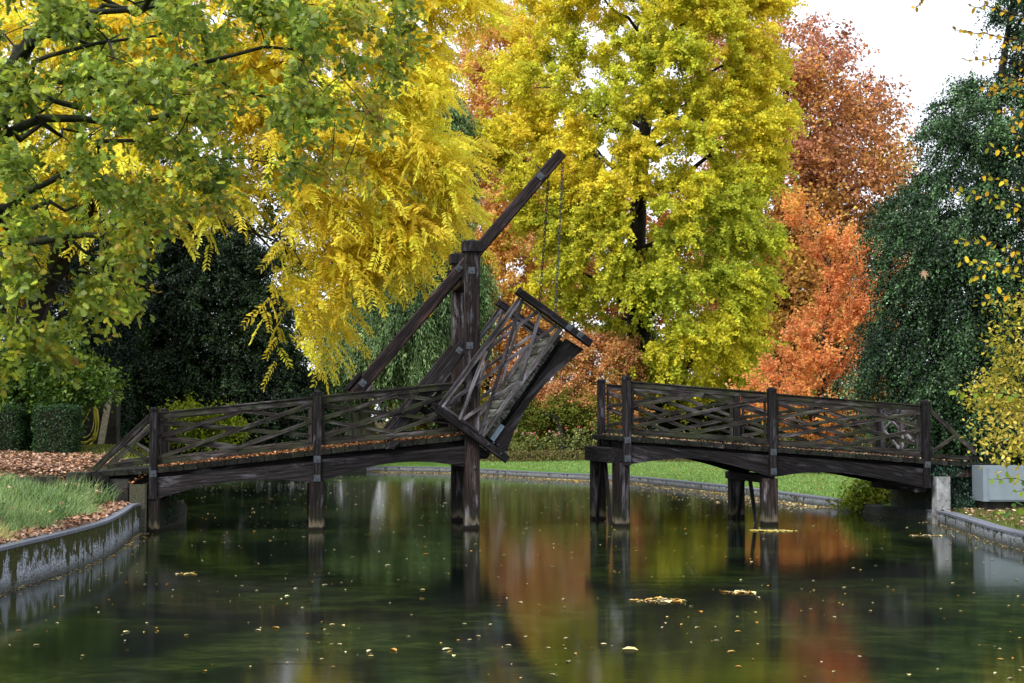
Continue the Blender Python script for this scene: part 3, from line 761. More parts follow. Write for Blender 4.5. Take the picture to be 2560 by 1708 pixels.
# ---- raised leaf (drawbridge flap)
lf = childempty('raised_leaf', W(sTw+.2, LP(1230, 1110)[1], 0), bl)
A0 = LP(1077, 1014); A1 = LP(1264, 1149); B0 = LP(1288, 729); B1 = LP(1471, 862)
vU = uni((A0-A1)+(B0-B1)); uU = np.array([vU[1], -vU[0]])      # v toward the hand rail, u toward the tip
if uU[1] < 0: uU = -uU
# move ends so both posts share direction
for k in (0, K1):
    kk = -.235 if k == 0 else k+.235
    for (p, q, pl) in ((A0, A1, ()), (B0, B1, ((1416, 821), (1442, 840)))):
        m = MB(); m.beam(W2(q, kk), W2(p-vU*-.0-vU*.09, kk), .15, .15, BN, .012)
        m.beam(W2(p-vU*.09, kk), W2(p-vU*.075, kk), .125, .125, BN, .01); m.beam(W2(p-vU*.075, kk), W2(p, kk), .16, .16, BN, .03)
        m.build('leaf_post', M['wood'], lf)
        if k == 0:
            for px, py in pl: z_ = LP(px, py); plate_bolt(lf, z_[0], z_[1], kk-.08, .115, math.atan2(uU[1], uU[0]))
    if k == 0:
        for px, py in ((1215, 1110), (1228, 1106), (1246, 1133), (1258, 1129)):
            m = MB(); c0 = LP(px, py); m.plate([W(c0[0]+.018*math.cos(a), c0[1]+.018*math.sin(a), kk-.085) for a in np.arange(8)*PI/4], BN, .03)
            m.build('bolt_head', M['iron'], lf)
dk0 = LP(1213, 1089); dk1 = LP(1394, 836)                       # front edge of the plank surface
Lk = float(np.dot(dk1-dk0, uU)); dk1 = dk0+uU*Lk
planks(lf, dk1, dk0, -.12, K1+.12, .25, .10, jig=.03) if False else None
m = MB(); n_ = 11
for i in range(n_):
    c = dk0+uU*(i+.5)*Lk/n_-vU*(.05+.006*(i % 3)); up3 = BE*vU[0]+UZ*vU[1]
    m.beam(W2(c, -.12+.02*(i % 2)), W2(c, K1+.12), .10, Lk/n_-.012, up3, .008)
m.build('leaf_deck', M['deckwood'], lf)
for k in (.02, K1-.02):
    bpt = [dk0-vU*.20+uU*.0, dk0-vU*.20+uU*(Lk+.02)]
    arc = []
    b_in = [LP(1262, 1140), LP(1284, 1080), LP(1317, 1017), LP(1362, 960), LP(1421, 905), LP(1458, 874)]
    pts_ = [W2(q, k) for q in bpt]+[W2(q, k) for q in b_in[::-1]]
    m = MB(); m.plate(pts_, BN, .16); m.build('leaf_beam', M['woodbrown'] if False else M['wood'], lf)
m = MB()
for k in (.2, K1/2, K1-.2):
    m.beam(W2(dk0-vU*.16+uU*.05, k), W2(dk0-vU*.16+uU*(Lk-.03), k), .1, .11, BN, .008)
m.build('leaf_joist', M['wood'], lf)
for q_, ka, hw, hh_ in ((dk0-vU*.33+uU*(Lk-.12), .1, .14, .14), (dk0-vU*.42+uU*.02, .1, .15, .2), (LP(1204, 1136), .0, .18, .15)):
    m = MB(); m.beam(W2(q_, ka), W2(q_, K1-.1), hw, hh_, UZ, .01); m.build('leaf_crossbeam', M['wood'], lf)
m = MB(); q0 = dk0-vU*.145; m.plate([W2(q0+vU*.055, -.09), W2(q0-vU*.055, -.09), W2(q0-vU*.055+uU*.36, -.09), W2(q0+vU*.055+uU*.36, -.09)], BN, .012); m.build('zinc_plate', M['zinc'], lf)
# leaf railings
pw = .09
for k in (0, K1):
    k = -.20 if k == 0 else K1+.20
    a_b = A0+(A1-A0)*.66+uU*pw; a_t = A0-vU*.12+uU*pw; b_b = B0+(B1-B0)*.66-uU*pw; b_t = B0-vU*.12-uU*pw
    panelp = empty('leaf_railing'); panelp.parent = lf
    BL, BR, TL, TR = a_b+vU*.0, b_b+vU*.0, a_t, b_t
    H = np.linalg.norm(TL-BL)
    def Q(s, t): return (BL*(1-s)+BR*s)*(1-t)+(TL*(1-s)+TR*s)*t
    m = MB(); m.beam(W2(Q(0, .96), k), W2(Q(1, .96), k), .05, .09, BN, .006); m.beam(W2(Q(0, 1.0)+vU*.01, k), W2(Q(1, 1.0)+vU*.01, k), .10, .03, BN, .006)
    m.beam(W2(Q(0, .05), k), W2(Q(1, .05), k), .05, .1, BN, .006)
    for (a, b, lay) in [((0, .93), (1, .14), 1), ((0, .10), (1, .93), -1), ((0, .52), (.5, .08), 1), ((.5, .08), (1, .52), -1), ((0, .55), (.53, .92), -1), ((.53, .92), (1, .58), 1)]:
        m.beam(W2(Q(*a), k+lay*.018), W2(Q(*b), k+lay*.018), .03, .07, BN, .004)
    m.beam(W2(Q(.01, .0), k), W2(Q(.01, .97), k), .045, .045, BN, .004); m.beam(W2(Q(.99, .0), k), W2(Q(.99, .97), k), .045, .045, BN, .004)
    v_, f_, g_ = m.v, m.f, m.g
    scene.collection.objects.unlink(panelp); bpy.data.objects.remove(panelp)
    m.build('leaf_railing', M['woodpale'], lf)
# chains: from eye bolts on the beam down to the leaf tip on both sides
kA = KB-.18
c1t = W2(LP(1371, 445, KB), KB); c1b = W2(LP(1347, 800, K1*.9), K1*.9); c2t = W2(LP(1407, 410, KB), KB); c2b = W2(LP(1388, 792, .35), .35)
for nm, a, b in (('chain', c1t, c1b), ('chain', c2t, c2b)):
    v, f = chain_mesh([a+(b-a)*t-UZ*.03*math.sin(t*PI) for t in np.linspace(0, 1, 12)]); meshobj(nm, v, f, M['chain'], bb, smooth=True)
cc0 = W2(LB(920, 968), KB); cc2 = W2(LP(997, 1072, KB), KB); cc1 = W2(LP(990, 1030, KB), KB)
pth = [cc0, W2(LB(935, 992), KB), W2(LB(958, 1015), KB), W2(LB(980, 1028), KB), cc1, cc2]
v, f = chain_mesh(pth); meshobj('chain', v, f, M['chain'], bb, smooth=True)
hk = []
for (x0, y0, x1, y1) in ((1377, 380, 1407, 411), (1340, 413, 1371, 446), (880, 942, 922, 970)):
    a, b = W2(LB(x0, y0), KB-.02), W2(LB(x1, y1), KB-.02); tt = np.linspace(0, 1, 5)[:, None]; hk.append((a+(b-a)*tt, np.full(5, .014)))
for h_ in hk:
    v, f = tube_arrays([h_], 8); meshobj('eye_bolt', v, f, M['chain'], bb, smooth=True)

# ================= RIGHT SPAN =================
def mid(a, b): return (a+b)/2
sR1 = LP(1565, 1050)[0]; sR2 = LP(1927.5, 1080)[0]; sR3 = LP(2311, 1110)[0]
q1, q2, q3, q4 = LP(1553, 1088.5), LP(1927, 1117), LP(2311, 1147), LP(2445, 1157)
br = empty('footbridge', W(sR1, 0, 0), label='two-bay timber footbridge span with lattice railings and arched side beams on piles', cat='bridge')
planks(br, q1-[.10, 0], q2, -.12, K1+.12); planks(br, q2, q3, -.12, K1+.12); planks(br, q3, q4+[.3, -.02], -.12, K1+.12)
stringer_beams(br, q1, q2, (.16, K1/2, K1-.16)); stringer_beams(br, q2, q3, (.16, K1/2, K1-.16)); stringer_beams(br, q3, q4, (.2, K1-.2), .2, .2)
for k in (0, K1):
    arch_beam(br, [(1572, 1112), (1918, 1138)], [(1572, 1161), (1640, 1151), (1727, 1146.5), (1830, 1164), (1918, 1190)], k)
    arch_beam(br, [(1936, 1139), (2304, 1170)], [(1936, 1192), (2010, 1181.5), (2085, 1181), (2200, 1198), (2304, 1219)], k)
specs = [(sR1, LP(1565, 939)[1], LP(1565, 1163)[1], [LP(1565, 1100)[1], LP(1565, 1146)[1]]),
         (sR2, LP(1927, 968.5)[1], LP(1927, 1191)[1], [LP(1927, 1130)[1], LP(1927, 1178)[1]]),
         (sR3, LP(2311, 1000.5)[1], LP(2311, 1220)[1], [LP(2311, 1161)[1]])]
for s_, zt_, zb_, pl in specs:
    for k in (0, K1): post(br, s_, zt_, zb_ if k == 0 else zb_+.0, k-.06 if k == 0 else k+.06, .155, plates=pl if k == 0 else ())
def z_at(px, py): return LP(px, py)
ra = [(LP(1577, 1099-8), LP(1577, 957)), (LP(1916, 1124-8), LP(1916, 984.5)), (LP(1939, 1127-8), LP(1939, 988)), (LP(2299, 1154-8), LP(2299, 1016))]
for k in (0, K1):
    l2 = np.array([0, .05])
    panel(br, ra[0][0]+l2, ra[1][0]+l2, ra[0][1], ra[1][1], k); panel(br, ra[2][0]+l2, ra[3][0]+l2, ra[2][1], ra[3][1], k)
    g = childempty('end_brace', W(sR3, q3[1], k), br)
    m = MB(); m.beam(W2(LP(2322, 1024), k), W2(LP(2440, 1134), k), .06, .10, BN, .006)
    m.beam(W2(LP(2386, 1090), k-.03), W2(LP(2326, 1131), k-.03), .03, .075, BN, .005)
    m.beam(W2(LP(2322, 1139), k), W2(LP(2445, 1147), k), .05, .08, BN, .006); m.build('brace_rails', M['woodrail'], g)
# bents
for i, (px, pyb) in enumerate(((1554, 1158), (1924, 1190))):
    s_ = LP(px, 1200)[0]; zc = LP(px, pyb)[1]
    for k in (.06, K1-.02):
        m = MB(); m.beam(W(s_, -1.1, k), W(s_, zc+(.0 if i == 0 else -.05), k), .30, .30, BN, .025); m.build('pile', M['woodpile'], br)
    hh = .30 if i == 0 else .16
    m = MB(); xo = -.08 if i == 0 else -.02; m.beam(W(s_+xo, zc+hh/2-(0 if i == 0 else .14), -.02 if i == 0 else .12), W(s_+xo, zc+hh/2-(0 if i == 0 else .14), K1+.15), hh, .34, UZ, .012); m.build('crosshead', M['iron' if False else 'wood'], br)
    for k0, k1 in ((K1*.42, .32), (K1*.58, K1-.3)):
        m = MB(); m.beam(W(s_-.12, zc-.01, k0), W(s_-.12, -.4, k1), .06, .09, BE, .006); m.build('brace', M['wood'], br)
m = MB(); m.beam(W(sR1-.02, q1[1]-.18, .05), W(sR1-.02, q1[1]-.18, K1-.05), .14, .10, UZ, .01); m.beam(W(sR1+.0, zc+.3, K1*.5), W(sR1, q1[1]-.2, K1*.5), .16, .18, BN, .01); m.build('end_sill', M['wood'], br)
m = MB(); m.beam(W(sR3-.1, LP(2311, 1222)[1]+.02, 0), W(sR3-.1, LP(2311, 1222)[1]+.02, K1), .18, .25, UZ, .01); m.build('crosshead', M['wood'], br)
# gate across the bridge between the end posts
zg0, zg1 = q3[1]+.14, LP(2311, 1024)[1]
gt = childempty('gate', W(sR3, zg0, K1/2), br)
def G(k, z): return W(sR3+.0, z, k)
for a, b in ((.12, K1/2-.02), (K1/2+.02, K1-.12)):
    m = MB(); w_ = .05
    for z in (zg0, zg1-.03): m.beam(G(a, z), G(b, z), .11 if z > zg0 else .08, .04, UZ, .004)
    for k in (a, b): m.beam(G(k, zg0), G(k, zg1), .09, .045, BN, .004)
    for (x0, t0, x1, t1) in ((0, 0, 1, .55), (0, .55, 1, 0), (0, .5, 1, 1), (0, 1, 1, .5)):
        m.beam(G(a+(b-a)*x0, zg0+(zg1-zg0)*t0*.97), G(a+(b-a)*x1, zg0+(zg1-zg0)*t1*.97), .06, .025, UZ, .003)
    m.build('gate_leaf', M['woodpale'], gt)
v, f = tube_arrays([(np.array([G(K1/2, zg1+.02)-BE*.06+np.array([0, 0, .06*math.sin(a)])+BN*.05*math.cos(a) for a in np.linspace(0, 2*PI, 12)]), np.full(12, .014))], 6)
meshobj('lock', v, f, M['iron'], gt)

# ================= small structures by the banks =================
def gz1(x, y): return float(ground_z(np.array([x]), np.array([y]))[0])
def box_b(m, s0, s1, k0, k1, z0, z1, ch=.02):
    m.beam(W((s0+s1)/2, z0, (k0+k1)/2), W((s0+s1)/2, z1, (k0+k1)/2), k1-k0, s1-s0, BN, ch)
def sx(px): return LP(px, 1200)[0]
def zx(py): return LP(600, py)[1]
def block(name, label, cat, px0, px1, z0, z1, k0, k1, mat, ch=.03, **k):
    m = MB(); box_b(m, sx(px0), sx(px1), k0, k1, z0, z1, ch); return m.build(name, M[mat], None, label=label, cat=cat, **k)
block('bridge_abutment', 'dark stone abutment carrying the left end of the bridge', 'abutment', 226, 325, -.6, LP(300, 1197)[1], -.06, K1+.3, 'dirtwall')
block('concrete_pier', 'square concrete pier under the left bridge end beside the pond wall', 'pier', 326, 369, -.9, LP(345, 1211)[1], -.16, .30, 'pier')
block('stone_block', 'mossy square stone block at the head of the bank steps', 'stone', 112, 154, .45, LP(130, 1188)[1], -.75, -.40, 'stone', .04)
block('stone_block', 'dark mossy stone beside the left ramp of the bridge', 'stone', 170, 226, .5, LP(200, 1180)[1], -.30, .15, 'stone', .04)
block('stone_step', 'mossy upper step covered in leaves below the square stone block', 'step', 152, 206, .40, LP(180, 1211)[1], -.62, -.25, 'stone', .03)
block('stone_step', 'low lower step covered in leaves next to the tall grass', 'step', 200, 262, .30, LP(230, 1232)[1], -.50, -.12, 'stone', .03)
block('kerb_slab', 'thin long kerb slab in the leaves left of the square stone block', 'kerb', 40, 111, .7, LP(80, 1191)[1], -.55, -.38, 'stone', .015)
block('ramp_sill', 'dark timber sill below the left ramp end', 'timber', 206, 276, .4, LP(240, 1187)[1]-.01, -.13, .1, 'wood', .03)
SAB = LP(2225, 1250, K1+.2)[0]; _sx = sx
sx = lambda p: SAB if p == 2232 else _sx(p)
block('bridge_abutment', 'ivy-streaked dark concrete abutment standing in the water at the right bridge end', 'abutment', 2232, 2371, -.9, LP(2280, 1199)[1], .16, K1+.2, 'abut')
block('concrete_post', 'short pale concrete post with brown stain between ivy and right abutment', 'post', 2332, 2366, -.1, LP(2350, 1191)[1], -.20, .08, 'postconc', .02)
block('bank_wall', 'ivy-covered masonry wall below the right ramp', 'wall', 2372, 2474, -.1, LP(2420, 1160)[1], .10, K1, 'dirtwall', .03)
block('timber_beam', 'brown timber beam over the dark gap in the ivy wall', 'beam', 2352, 2436, LP(2400, 1193)[1], LP(2400, 1175)[1], -.06, .09, 'woodbrown', .01)
# cabinet
cz0, cz1 = at(2500, 1254, 28.6)[2], at(2500, 1166, 28.6)[2]
cx0, cx1 = at(2458, 1200, 28.6)[0], at(2600, 1200, 28.6)[0]
cb = empty('cabinet', ((cx0+cx1)/2, 28.9, cz0-.12), label='plain pale grey metal cabinet on the right bank below the yellow shrub', cat='cabinet')
m = MB(); cxm = (cx0+cx1)/2
m.beam((cxm, 28.95, cz0), (cxm, 28.95, cz1), cx1-cx0, .7, (1, 0, 0), .012); m.build('cabinet_body', M['cabinet'], cb)
m = MB(); m.beam(((cx0+.1+cx1)/2, 28.59, cz0+.03), ((cx0+.1+cx1)/2, 28.59, cz1-.03), cx1-cx0-.1, .02, (1, 0, 0), .004); m.build('cabinet_door', M['cabinet'], cb)
m = MB(); m.beam((cxm, 29.0, cz0-.25), (cxm, 29.0, cz0), cx1-cx0-.15, .5, (1, 0, 0), .01); m.build('cabinet_gap_dark', M['dirtwall'], cb)  # dark block standing in for the shaded gap under the cabinet
# garden wall of the shed behind the hedges, hose, plank
p0, p1 = at(-400, 1000, 38.6), at(292, 1000, 38.6)
m = MB(); m.beam(((p0[0]+p1[0])/2, 38.8, 1.1), ((p0[0]+p1[0])/2, 38.8, 2.9), p1[0]-p0[0], .4, (1, 0, 0), .02); m.build('shed_wall', M['dirtwall'], None, label='dark stone wall of a shed behind the hose and the clipped hedges', cat='wall')
hc = at(209, 1034, 38.2); paths = []
for i in range(7):
    rr = .31+.018*((i*3) % 7)-.03; rz = .70+.025*((i*5) % 7)-.05; a = np.linspace(0, 2*PI, 40)
    paths.append((np.stack([hc[0]+rr*np.sin(a)*(1-.22*np.cos(a))+.012*i, hc[1]-.02*i+0*a, hc[2]+rz*np.cos(a)-.03*i], 1), np.full(40, .014)))
e = at(148, 1040, 38.1); a = np.linspace(0, 1, 12)
paths.append((np.stack([hc[0]+.25+(e[0]-.1-hc[0])*a*0-.35*a, hc[1]-.1+0*a, hc[2]+.2-.7*a], 1), np.full(12, .013)))
v, f = tube_arrays(paths, 6)
tag(meshobj('garden_hose', v, f, M['hose'], None, smooth=True), 'yellow garden hose hanging in a long coil on the dark shed wall', 'hose')
m = MB(); m.beam(at(252, 1112, 37.2), at(273, 992, 38.3), .05, .17, (0, 1, .1), .006); m.build('leaning_board', M['plank'], None, label='weathered board leaning against the shed wall beside the yellow hose', cat='board')

# leafy boxes
def box_leaves(rng, lo, hi, n, faces='xXYZ', jit=.03):
    lo, hi = np.array(lo, float), np.array(hi, float); d = hi-lo
    P = rng.uniform(0, 1, (n, 3)); Nn = np.zeros((n, 3)); fs = {'x': (0, 0), 'X': (0, 1), 'y': (1, 0), 'Y': (1, 1), 'Z': (2, 1)}
    areas = np.array([d[(fs[f][0]+1) % 3]*d[(fs[f][0]+2) % 3] for f in faces]); ch = rng.choice(len(faces), n, p=areas/areas.sum())
    for i, f in enumerate(faces):
        ax, s = fs[f]; m_ = ch == i; P[m_, ax] = s; Nn[m_, ax] = 1 if s else -1
    return lo+P*d+rng.normal(0, jit, (n, 3)), Nn
def palette(rng, n, cols, jl=.25):
    c = np.array([srgb(q) for q in cols]); x = rng.uniform(0, len(c)-1.001, n); i = x.astype(int); fr = (x-i)[:, None]
    return (c[i]*(1-fr)+c[i+1]*fr)*np.exp(rng.normal(0, jl, n))[:, None]
def clipped_hedge(label, px0, px1, Y, h, seed, dy=.85):
    rng = np.random.default_rng(seed); a = at(px0, 1150, Y); b = at(px1, 1150, Y); z0 = gz1((a[0]+b[0])/2, Y)-.02
    root = empty('clipped_hedge', ((a[0]+b[0])/2, Y+dy/2, z0), label=label, cat='hedge')
    m = MB(); m.beam(((a[0]+b[0])/2, Y+dy/2, z0), ((a[0]+b[0])/2, Y+dy/2, z0+h-.06), b[0]-a[0]-.10, dy-.1, (1, 0, 0), .06); m.build('stems', M['soil'], root)  # solid dark box added inside the leaves, in place of the shaded interior
    n = int(9000*(b[0]-a[0]+dy)/1.7); P, Nn = box_leaves(rng, (a[0], Y, z0+.08), (b[0], Y+dy, z0+h), n, 'xXyYZ', .028)
    P[:, 2] += .025*np.sin(P[:, 0]*9)+.0; P[:, 0] += .03*np.sin(P[:, 2]*8)
    leaves('foliage', P, nrm(Nn*.6+rng.normal(0, .6, (n, 3))), nrm(Nn+rng.normal(0, .5, (n, 3))), .04, .028, 'diamond', palette(rng, n, [(22, 42, 22), (44, 76, 40), (70, 100, 55)]), LEAF['ever'], root)
clipped_hedge('dark green boxwood hedge clipped to a cube beside the hose', 83, 172, 32.3, 1.09, 11)
clipped_hedge('dark clipped boxwood hedge cut by the left picture edge', -60, 41, 32.8, 1.04, 12)

def ivy(label, boxes, seed, n, size=.055, cols=((14, 34, 22), (30, 60, 40), (66, 100, 84)), name='ivy', group=None, mat='ever'):
    rng = np.random.default_rng(seed); Ps, Ns = [], []
    for lo, hi, fr, fc in boxes:
        P, Nn = box_leaves(rng, (0, 0, 0), np.array(hi)-np.array(lo), int(n*fr), fc, .06)
        P = P+np.array(lo); Q = np.array([W(p[0], p[2], p[1]) for p in P]); Nw = Nn[:, :1]*BE+Nn[:, 1:2]*BN+Nn[:, 2:3]*UZ
        keep = (np.sin(Q[:, 0]*5+seed)+np.sin(Q[:, 2]*6+1)+rng.normal(0, .8, len(Q))) > -.9
        Ps.append(Q[keep]); Ns.append(Nw[keep])
    P, Nn = np.concatenate(Ps), np.concatenate(Ns); n = len(P)
    return leaves(name, P, nrm(rng.normal(0, .5, (n, 3))+[0, 0, -.7]), nrm(Nn+rng.normal(0, .45, (n, 3))), size*rng.uniform(.6, 1.3, n), size*.9, 'palm', palette(rng, n, cols, .35), LEAF[mat], None, label=label, cat='ivy')
ivy('dark glossy ivy covering the wall between pale post and grey cabinet', [((sx(2368), .02, .15), (sx(2476), .12, LP(2420, 1165)[1]), .75, 'y'), ((sx(2355), -.35, .1), (sx(2490), .05, .45), .25, 'yZ'), ((sx(2325), -.1, LP(2330, 1190)[1]), (sx(2395), .12, LP(2330, 1168)[1]), .12, 'y')], 5, 2600)
ivy('ivy curtain trailing to the water behind the left end post of the bridge', [((sx(362), K1*.5, .12), (sx(412), K1+.5, LP(430, 1215)[1]), 1, 'yX')], 6, 1500, .06, ((20, 40, 22), (44, 74, 44), (90, 120, 100)))
ivy('thin ivy creeping over the dark right abutment', [((sx(2232)-.04, .12, .1), (sx(2371), K1, .95), 1, 'yx')], 8, 500, .05)
# bank plants in front of the right abutment
P_ = on_z(2100, 1262, .3)

# ================= TREES =================
G_ = lambda x, y: (x, y, gz1(x, y))
ginkgo_poly = D([(1320, -260), (1250, -120), (1210, -40), (1200, 20), (1215, 60), (1150, 100), (1130, 170), (1075, 190), (1130, 260), (1070, 310), (1100, 370), (1150, 400), (1135, 440), (1190, 480), (1200, 540), (1250, 560), (1210, 610), (1200, 640), (1160, 690), (1230, 700), (1290, 690), (1320, 740), (1400, 770), (1380, 830), (1400, 870), (1480, 900), (1640, 905), (1740, 890), (1755, 830), (1765, 790), (1750, 720), (1790, 650), (1760, 600), (1810, 560), (1785, 500), (1812, 480), (1790, 440), (1800, 340), (1840, 250), (1795, 220), (1830, 180), (1785, 90), (1812, 50), (1805, 0), (1780, -120), (1600, -330)])
make_tree('ginkgo_tree', 'huge yellow ginkgo tree with dark trunk behind the raised drawbridge', 'tree', 21, ginkgo_poly, 64, 5.2, G_(5.75, 64), .62,
          1000, 9, 58, 1.0, .115, .12, 'fan', [(176, 188, 72), (206, 208, 72), (236, 220, 74), (248, 220, 76)], 'plain', up=.26, out_=.75, rand=.50, droop=.32, leafdroop=.35, zgrad=.5, spread=.085, K=30, inset=.5, front=.72, palvar=.45, lightness=.12, limb_r=.28, gap=(1.5, -.46), holes=([(1438, 440), (1503, 440), (1505, 600), (1440, 600)], [(1435, 690), (1500, 690), (1500, 810), (1430, 810)], [(1500, 690), (1600, 700), (1600, 740), (1500, 730)]))
make_tree('orange_tree', 'tall orange autumn tree left of the yellow ginkgo', 'tree', 22, D([(1065, 90), (1110, 30), (1160, 0), (1210, 60), (1260, 200), (1270, 500), (1270, 760), (1250, 900), (1060, 900), (1035, 700), (1045, 400), (1030, 200)]), 80, 4, G_(-1.5, 80), .4,
          330, 8, 38, 1.1, .17, .15, 'diamond', [(206, 170, 84), (228, 186, 100), (232, 180, 116), (228, 164, 134)], 'plain', up=.25, out_=.7, rand=.6, droop=.2, spread=.14, K=16, inset=.3)
make_tree('plane_tree', 'broad rusty brown plane tree against the white sky', 'tree', 23, D([(1600, 40), (1790, 50), (1850, 55), (1900, 85), (1960, 130), (1965, 190), (2030, 220), (2065, 290), (2060, 345), (2110, 380), (2090, 430), (2050, 480), (2040, 600), (2010, 800), (1900, 900), (1680, 900), (1600, 700), (1600, 400)]), 88, 6.5, G_(15.5, 88), .6,
          520, 9, 16, 1.6, .22, .20, 'fan', [(210, 172, 80), (200, 150, 84), (190, 136, 92), (176, 120, 100)], 'plain', up=.3, out_=.6, rand=.8, droop=.15, spread=.20, K=26, inset=.3, lightness=.28, limb_r=.6, gap=(2.2, -.30), zgrad=.7)
make_tree('red_tree', 'airy vivid orange-red tree behind the right bridge span', 'tree', 24, D([(1800, 430), (1850, 470), (1890, 510), (1950, 550), (2010, 590), (2060, 560), (2120, 500), (2130, 600), (2060, 690), (2030, 800), (2030, 880), (2080, 960), (2060, 1020), (1900, 1030), (1800, 1000), (1740, 960), (1680, 905), (1760, 850), (1800, 780), (1850, 730), (1890, 660), (1850, 590), (1800, 520)]), 50, 2.6, G_(10.6, 50), .15,
          420, 6, 17, .62, .105, .085, 'diamond', [(224, 172, 88), (232, 164, 92), (230, 152, 104), (216, 142, 86)], 'plain', up=.45, out_=.8, rand=.45, droop=.0, spread=.055, K=34, inset=.15, lightness=.2, rise=1.5, gap=(.8, -.25), limb_r=.30)
make_tree('evergreen_tree', 'dark green evergreen tree with ragged outline at the right edge', 'tree', 25, D([(2520, -160), (2330, -60), (2290, 0), (2265, 60), (2325, 130), (2250, 170), (2200, 180), (2190, 240), (2150, 200), (2112, 215), (2115, 240), (2150, 265), (2110, 320), (2160, 335), (2120, 400), (2060, 420), (2020, 500), (1995, 560), (2040, 620), (2050, 680), (2000, 720), (1985, 790), (1995, 860), (1950, 850), (1930, 890), (2010, 960), (2120, 1050), (2250, 1075), (2560, 1075), (2640, 500)]), 36.5, 3.0, G_(12.2, 37), .35,
          1500, 8, 40, .75, .075, .046, 'diamond', [(18, 34, 20), (34, 56, 32), (58, 86, 50), (98, 128, 82)], 'ever', up=-.15, out_=.8, rand=.45, droop=.8, leafdroop=.8, spread=.06, K=22, inset=.15, lightness=.38, front=.8, palvar=.8, gap=(.62, -.28))
make_tree('yew_tree', 'very dark green yew rising behind the left bridge railing', 'tree', 26, D([(440, 400), (505, 430), (560, 520), (610, 590), (650, 700), (690, 850), (730, 930), (745, 1010), (700, 1045), (400, 1045), (230, 1035), (235, 940), (200, 800), (230, 620), (330, 520)]), 55.5, 3.2, G_(-14, 56), .4,
          1500, 8, 40, .65, .095, .06, 'diamond', [(12, 22, 10), (22, 38, 16), (38, 58, 26), (58, 78, 38)], 'ever', up=-.05, out_=.8, rand=.5, droop=.45, leafdroop=.5, spread=.07, K=18, inset=.15, lightness=.3, front=.8)
make_tree('holly_tree', 'dark evergreen behind the oak leaves at the left edge', 'tree', 27, D([(-150, 600), (0, 560), (140, 430), (230, 440), (300, 540), (310, 700), (260, 1040), (-160, 1040)]), 50, 2.6, G_(-17.2, 50), .3,
          600, 8, 30, .65, .09, .055, 'diamond', [(6, 18, 10), (12, 32, 16), (28, 52, 28)], 'ever', up=0, out_=.8, rand=.5, droop=.4, spread=.08, K=14, inset=.15, lightness=.3, front=.8)
make_tree('weeping_conifer', 'grey-green weeping conifer with pale flared trunk behind the balance beam', 'tree', 28, D([(930, 60), (1000, 130), (1060, 260), (1060, 560), (1120, 640), (1112, 730), (1070, 800), (1030, 860), (1010, 900), (940, 900), (890, 860), (830, 850), (770, 860), (740, 860), (745, 780), (800, 600), (830, 400), (860, 200)]), 62, 3.6, G_(-6.6, 62), .62,
          800, 7, 60, 1.0, .19, .045, 'diamond', [(56, 80, 46), (92, 120, 72), (132, 160, 100), (160, 184, 124)], 'needle', up=-.25, out_=.75, rand=.35, droop=.9, leafdroop=1.5, spread=.10, K=22, inset=.3, lightness=.25, bark='greybark', front=.75, axis_top=(-6.0, 62))
yel = D([(-160, -60), (300, -160), (900, -160), (1120, -60), (1142, 30), (1110, 100), (1045, 110), (1015, 200), (1035, 250), (1062, 290), (1040, 330), (1062, 400), (1040, 460), (1062, 500), (1040, 560), (1010, 600), (1000, 640), (930, 650), (880, 600), (820, 620), (800, 690), (820, 740), (780, 790), (785, 840), (740, 810), (700, 890), (660, 850), (610, 860), (580, 830), (610, 770), (640, 740), (600, 640), (620, 560), (600, 490), (500, 470), (330, 520), (200, 470), (120, 560), (-160, 600)])
make_tree('yellow_walnut', 'golden yellow tree with drooping feathery leaves hanging over the pond', 'tree', 29, yel, 35.5, 2.2, G_(-13.2, 37), .45,
          430, 5, (5, 9), .85, .155, .062, 'pinnate', [(240, 208, 74), (248, 224, 80), (252, 234, 86), (252, 240, 104)], 'plain', up=.10, out_=.7, rand=.60, droop=.45, spread=.18, K=26, inset=.35, gap=(1.1, -.12), lightness=.16, bias=(.30, -.12, -.12), front=.7, rise=-.30, limb_r=.20, bark='bark')
# oak: two storeys of hanging branches over the left part
oak = D([(-200, -120), (960, -120), (975, 0), (940, 60), (905, 160), (880, 270), (830, 330), (800, 400), (720, 440), (640, 420), (560, 430), (520, 500), (430, 560), (440, 600), (330, 590), (300, 640), (330, 700), (280, 750), (210, 780), (100, 820), (-40, 870), (-250, 850)])
make_tree('oak_tree', 'near oak with lobed green and bronze leaves spreading across the upper left', 'tree', 30, oak, 17.5, 2.6, (-9.6, 18.5, .6), .38,
          350, 6, 13, .36, .106, .076, 'oak', [(170, 128, 74), (198, 172, 60), (164, 176, 54), (134, 152, 56), (106, 132, 54), (156, 170, 58)], 'green', gap=(.6, .06), up=.0, out_=.5, rand=.6, droop=.25, leafdroop=.3, spread=.055, K=26, inset=.1, lightness=.24, front=.5, rise=.1, limb_r=.27, bark='mossbark', palvar=.55, topz=8.6)
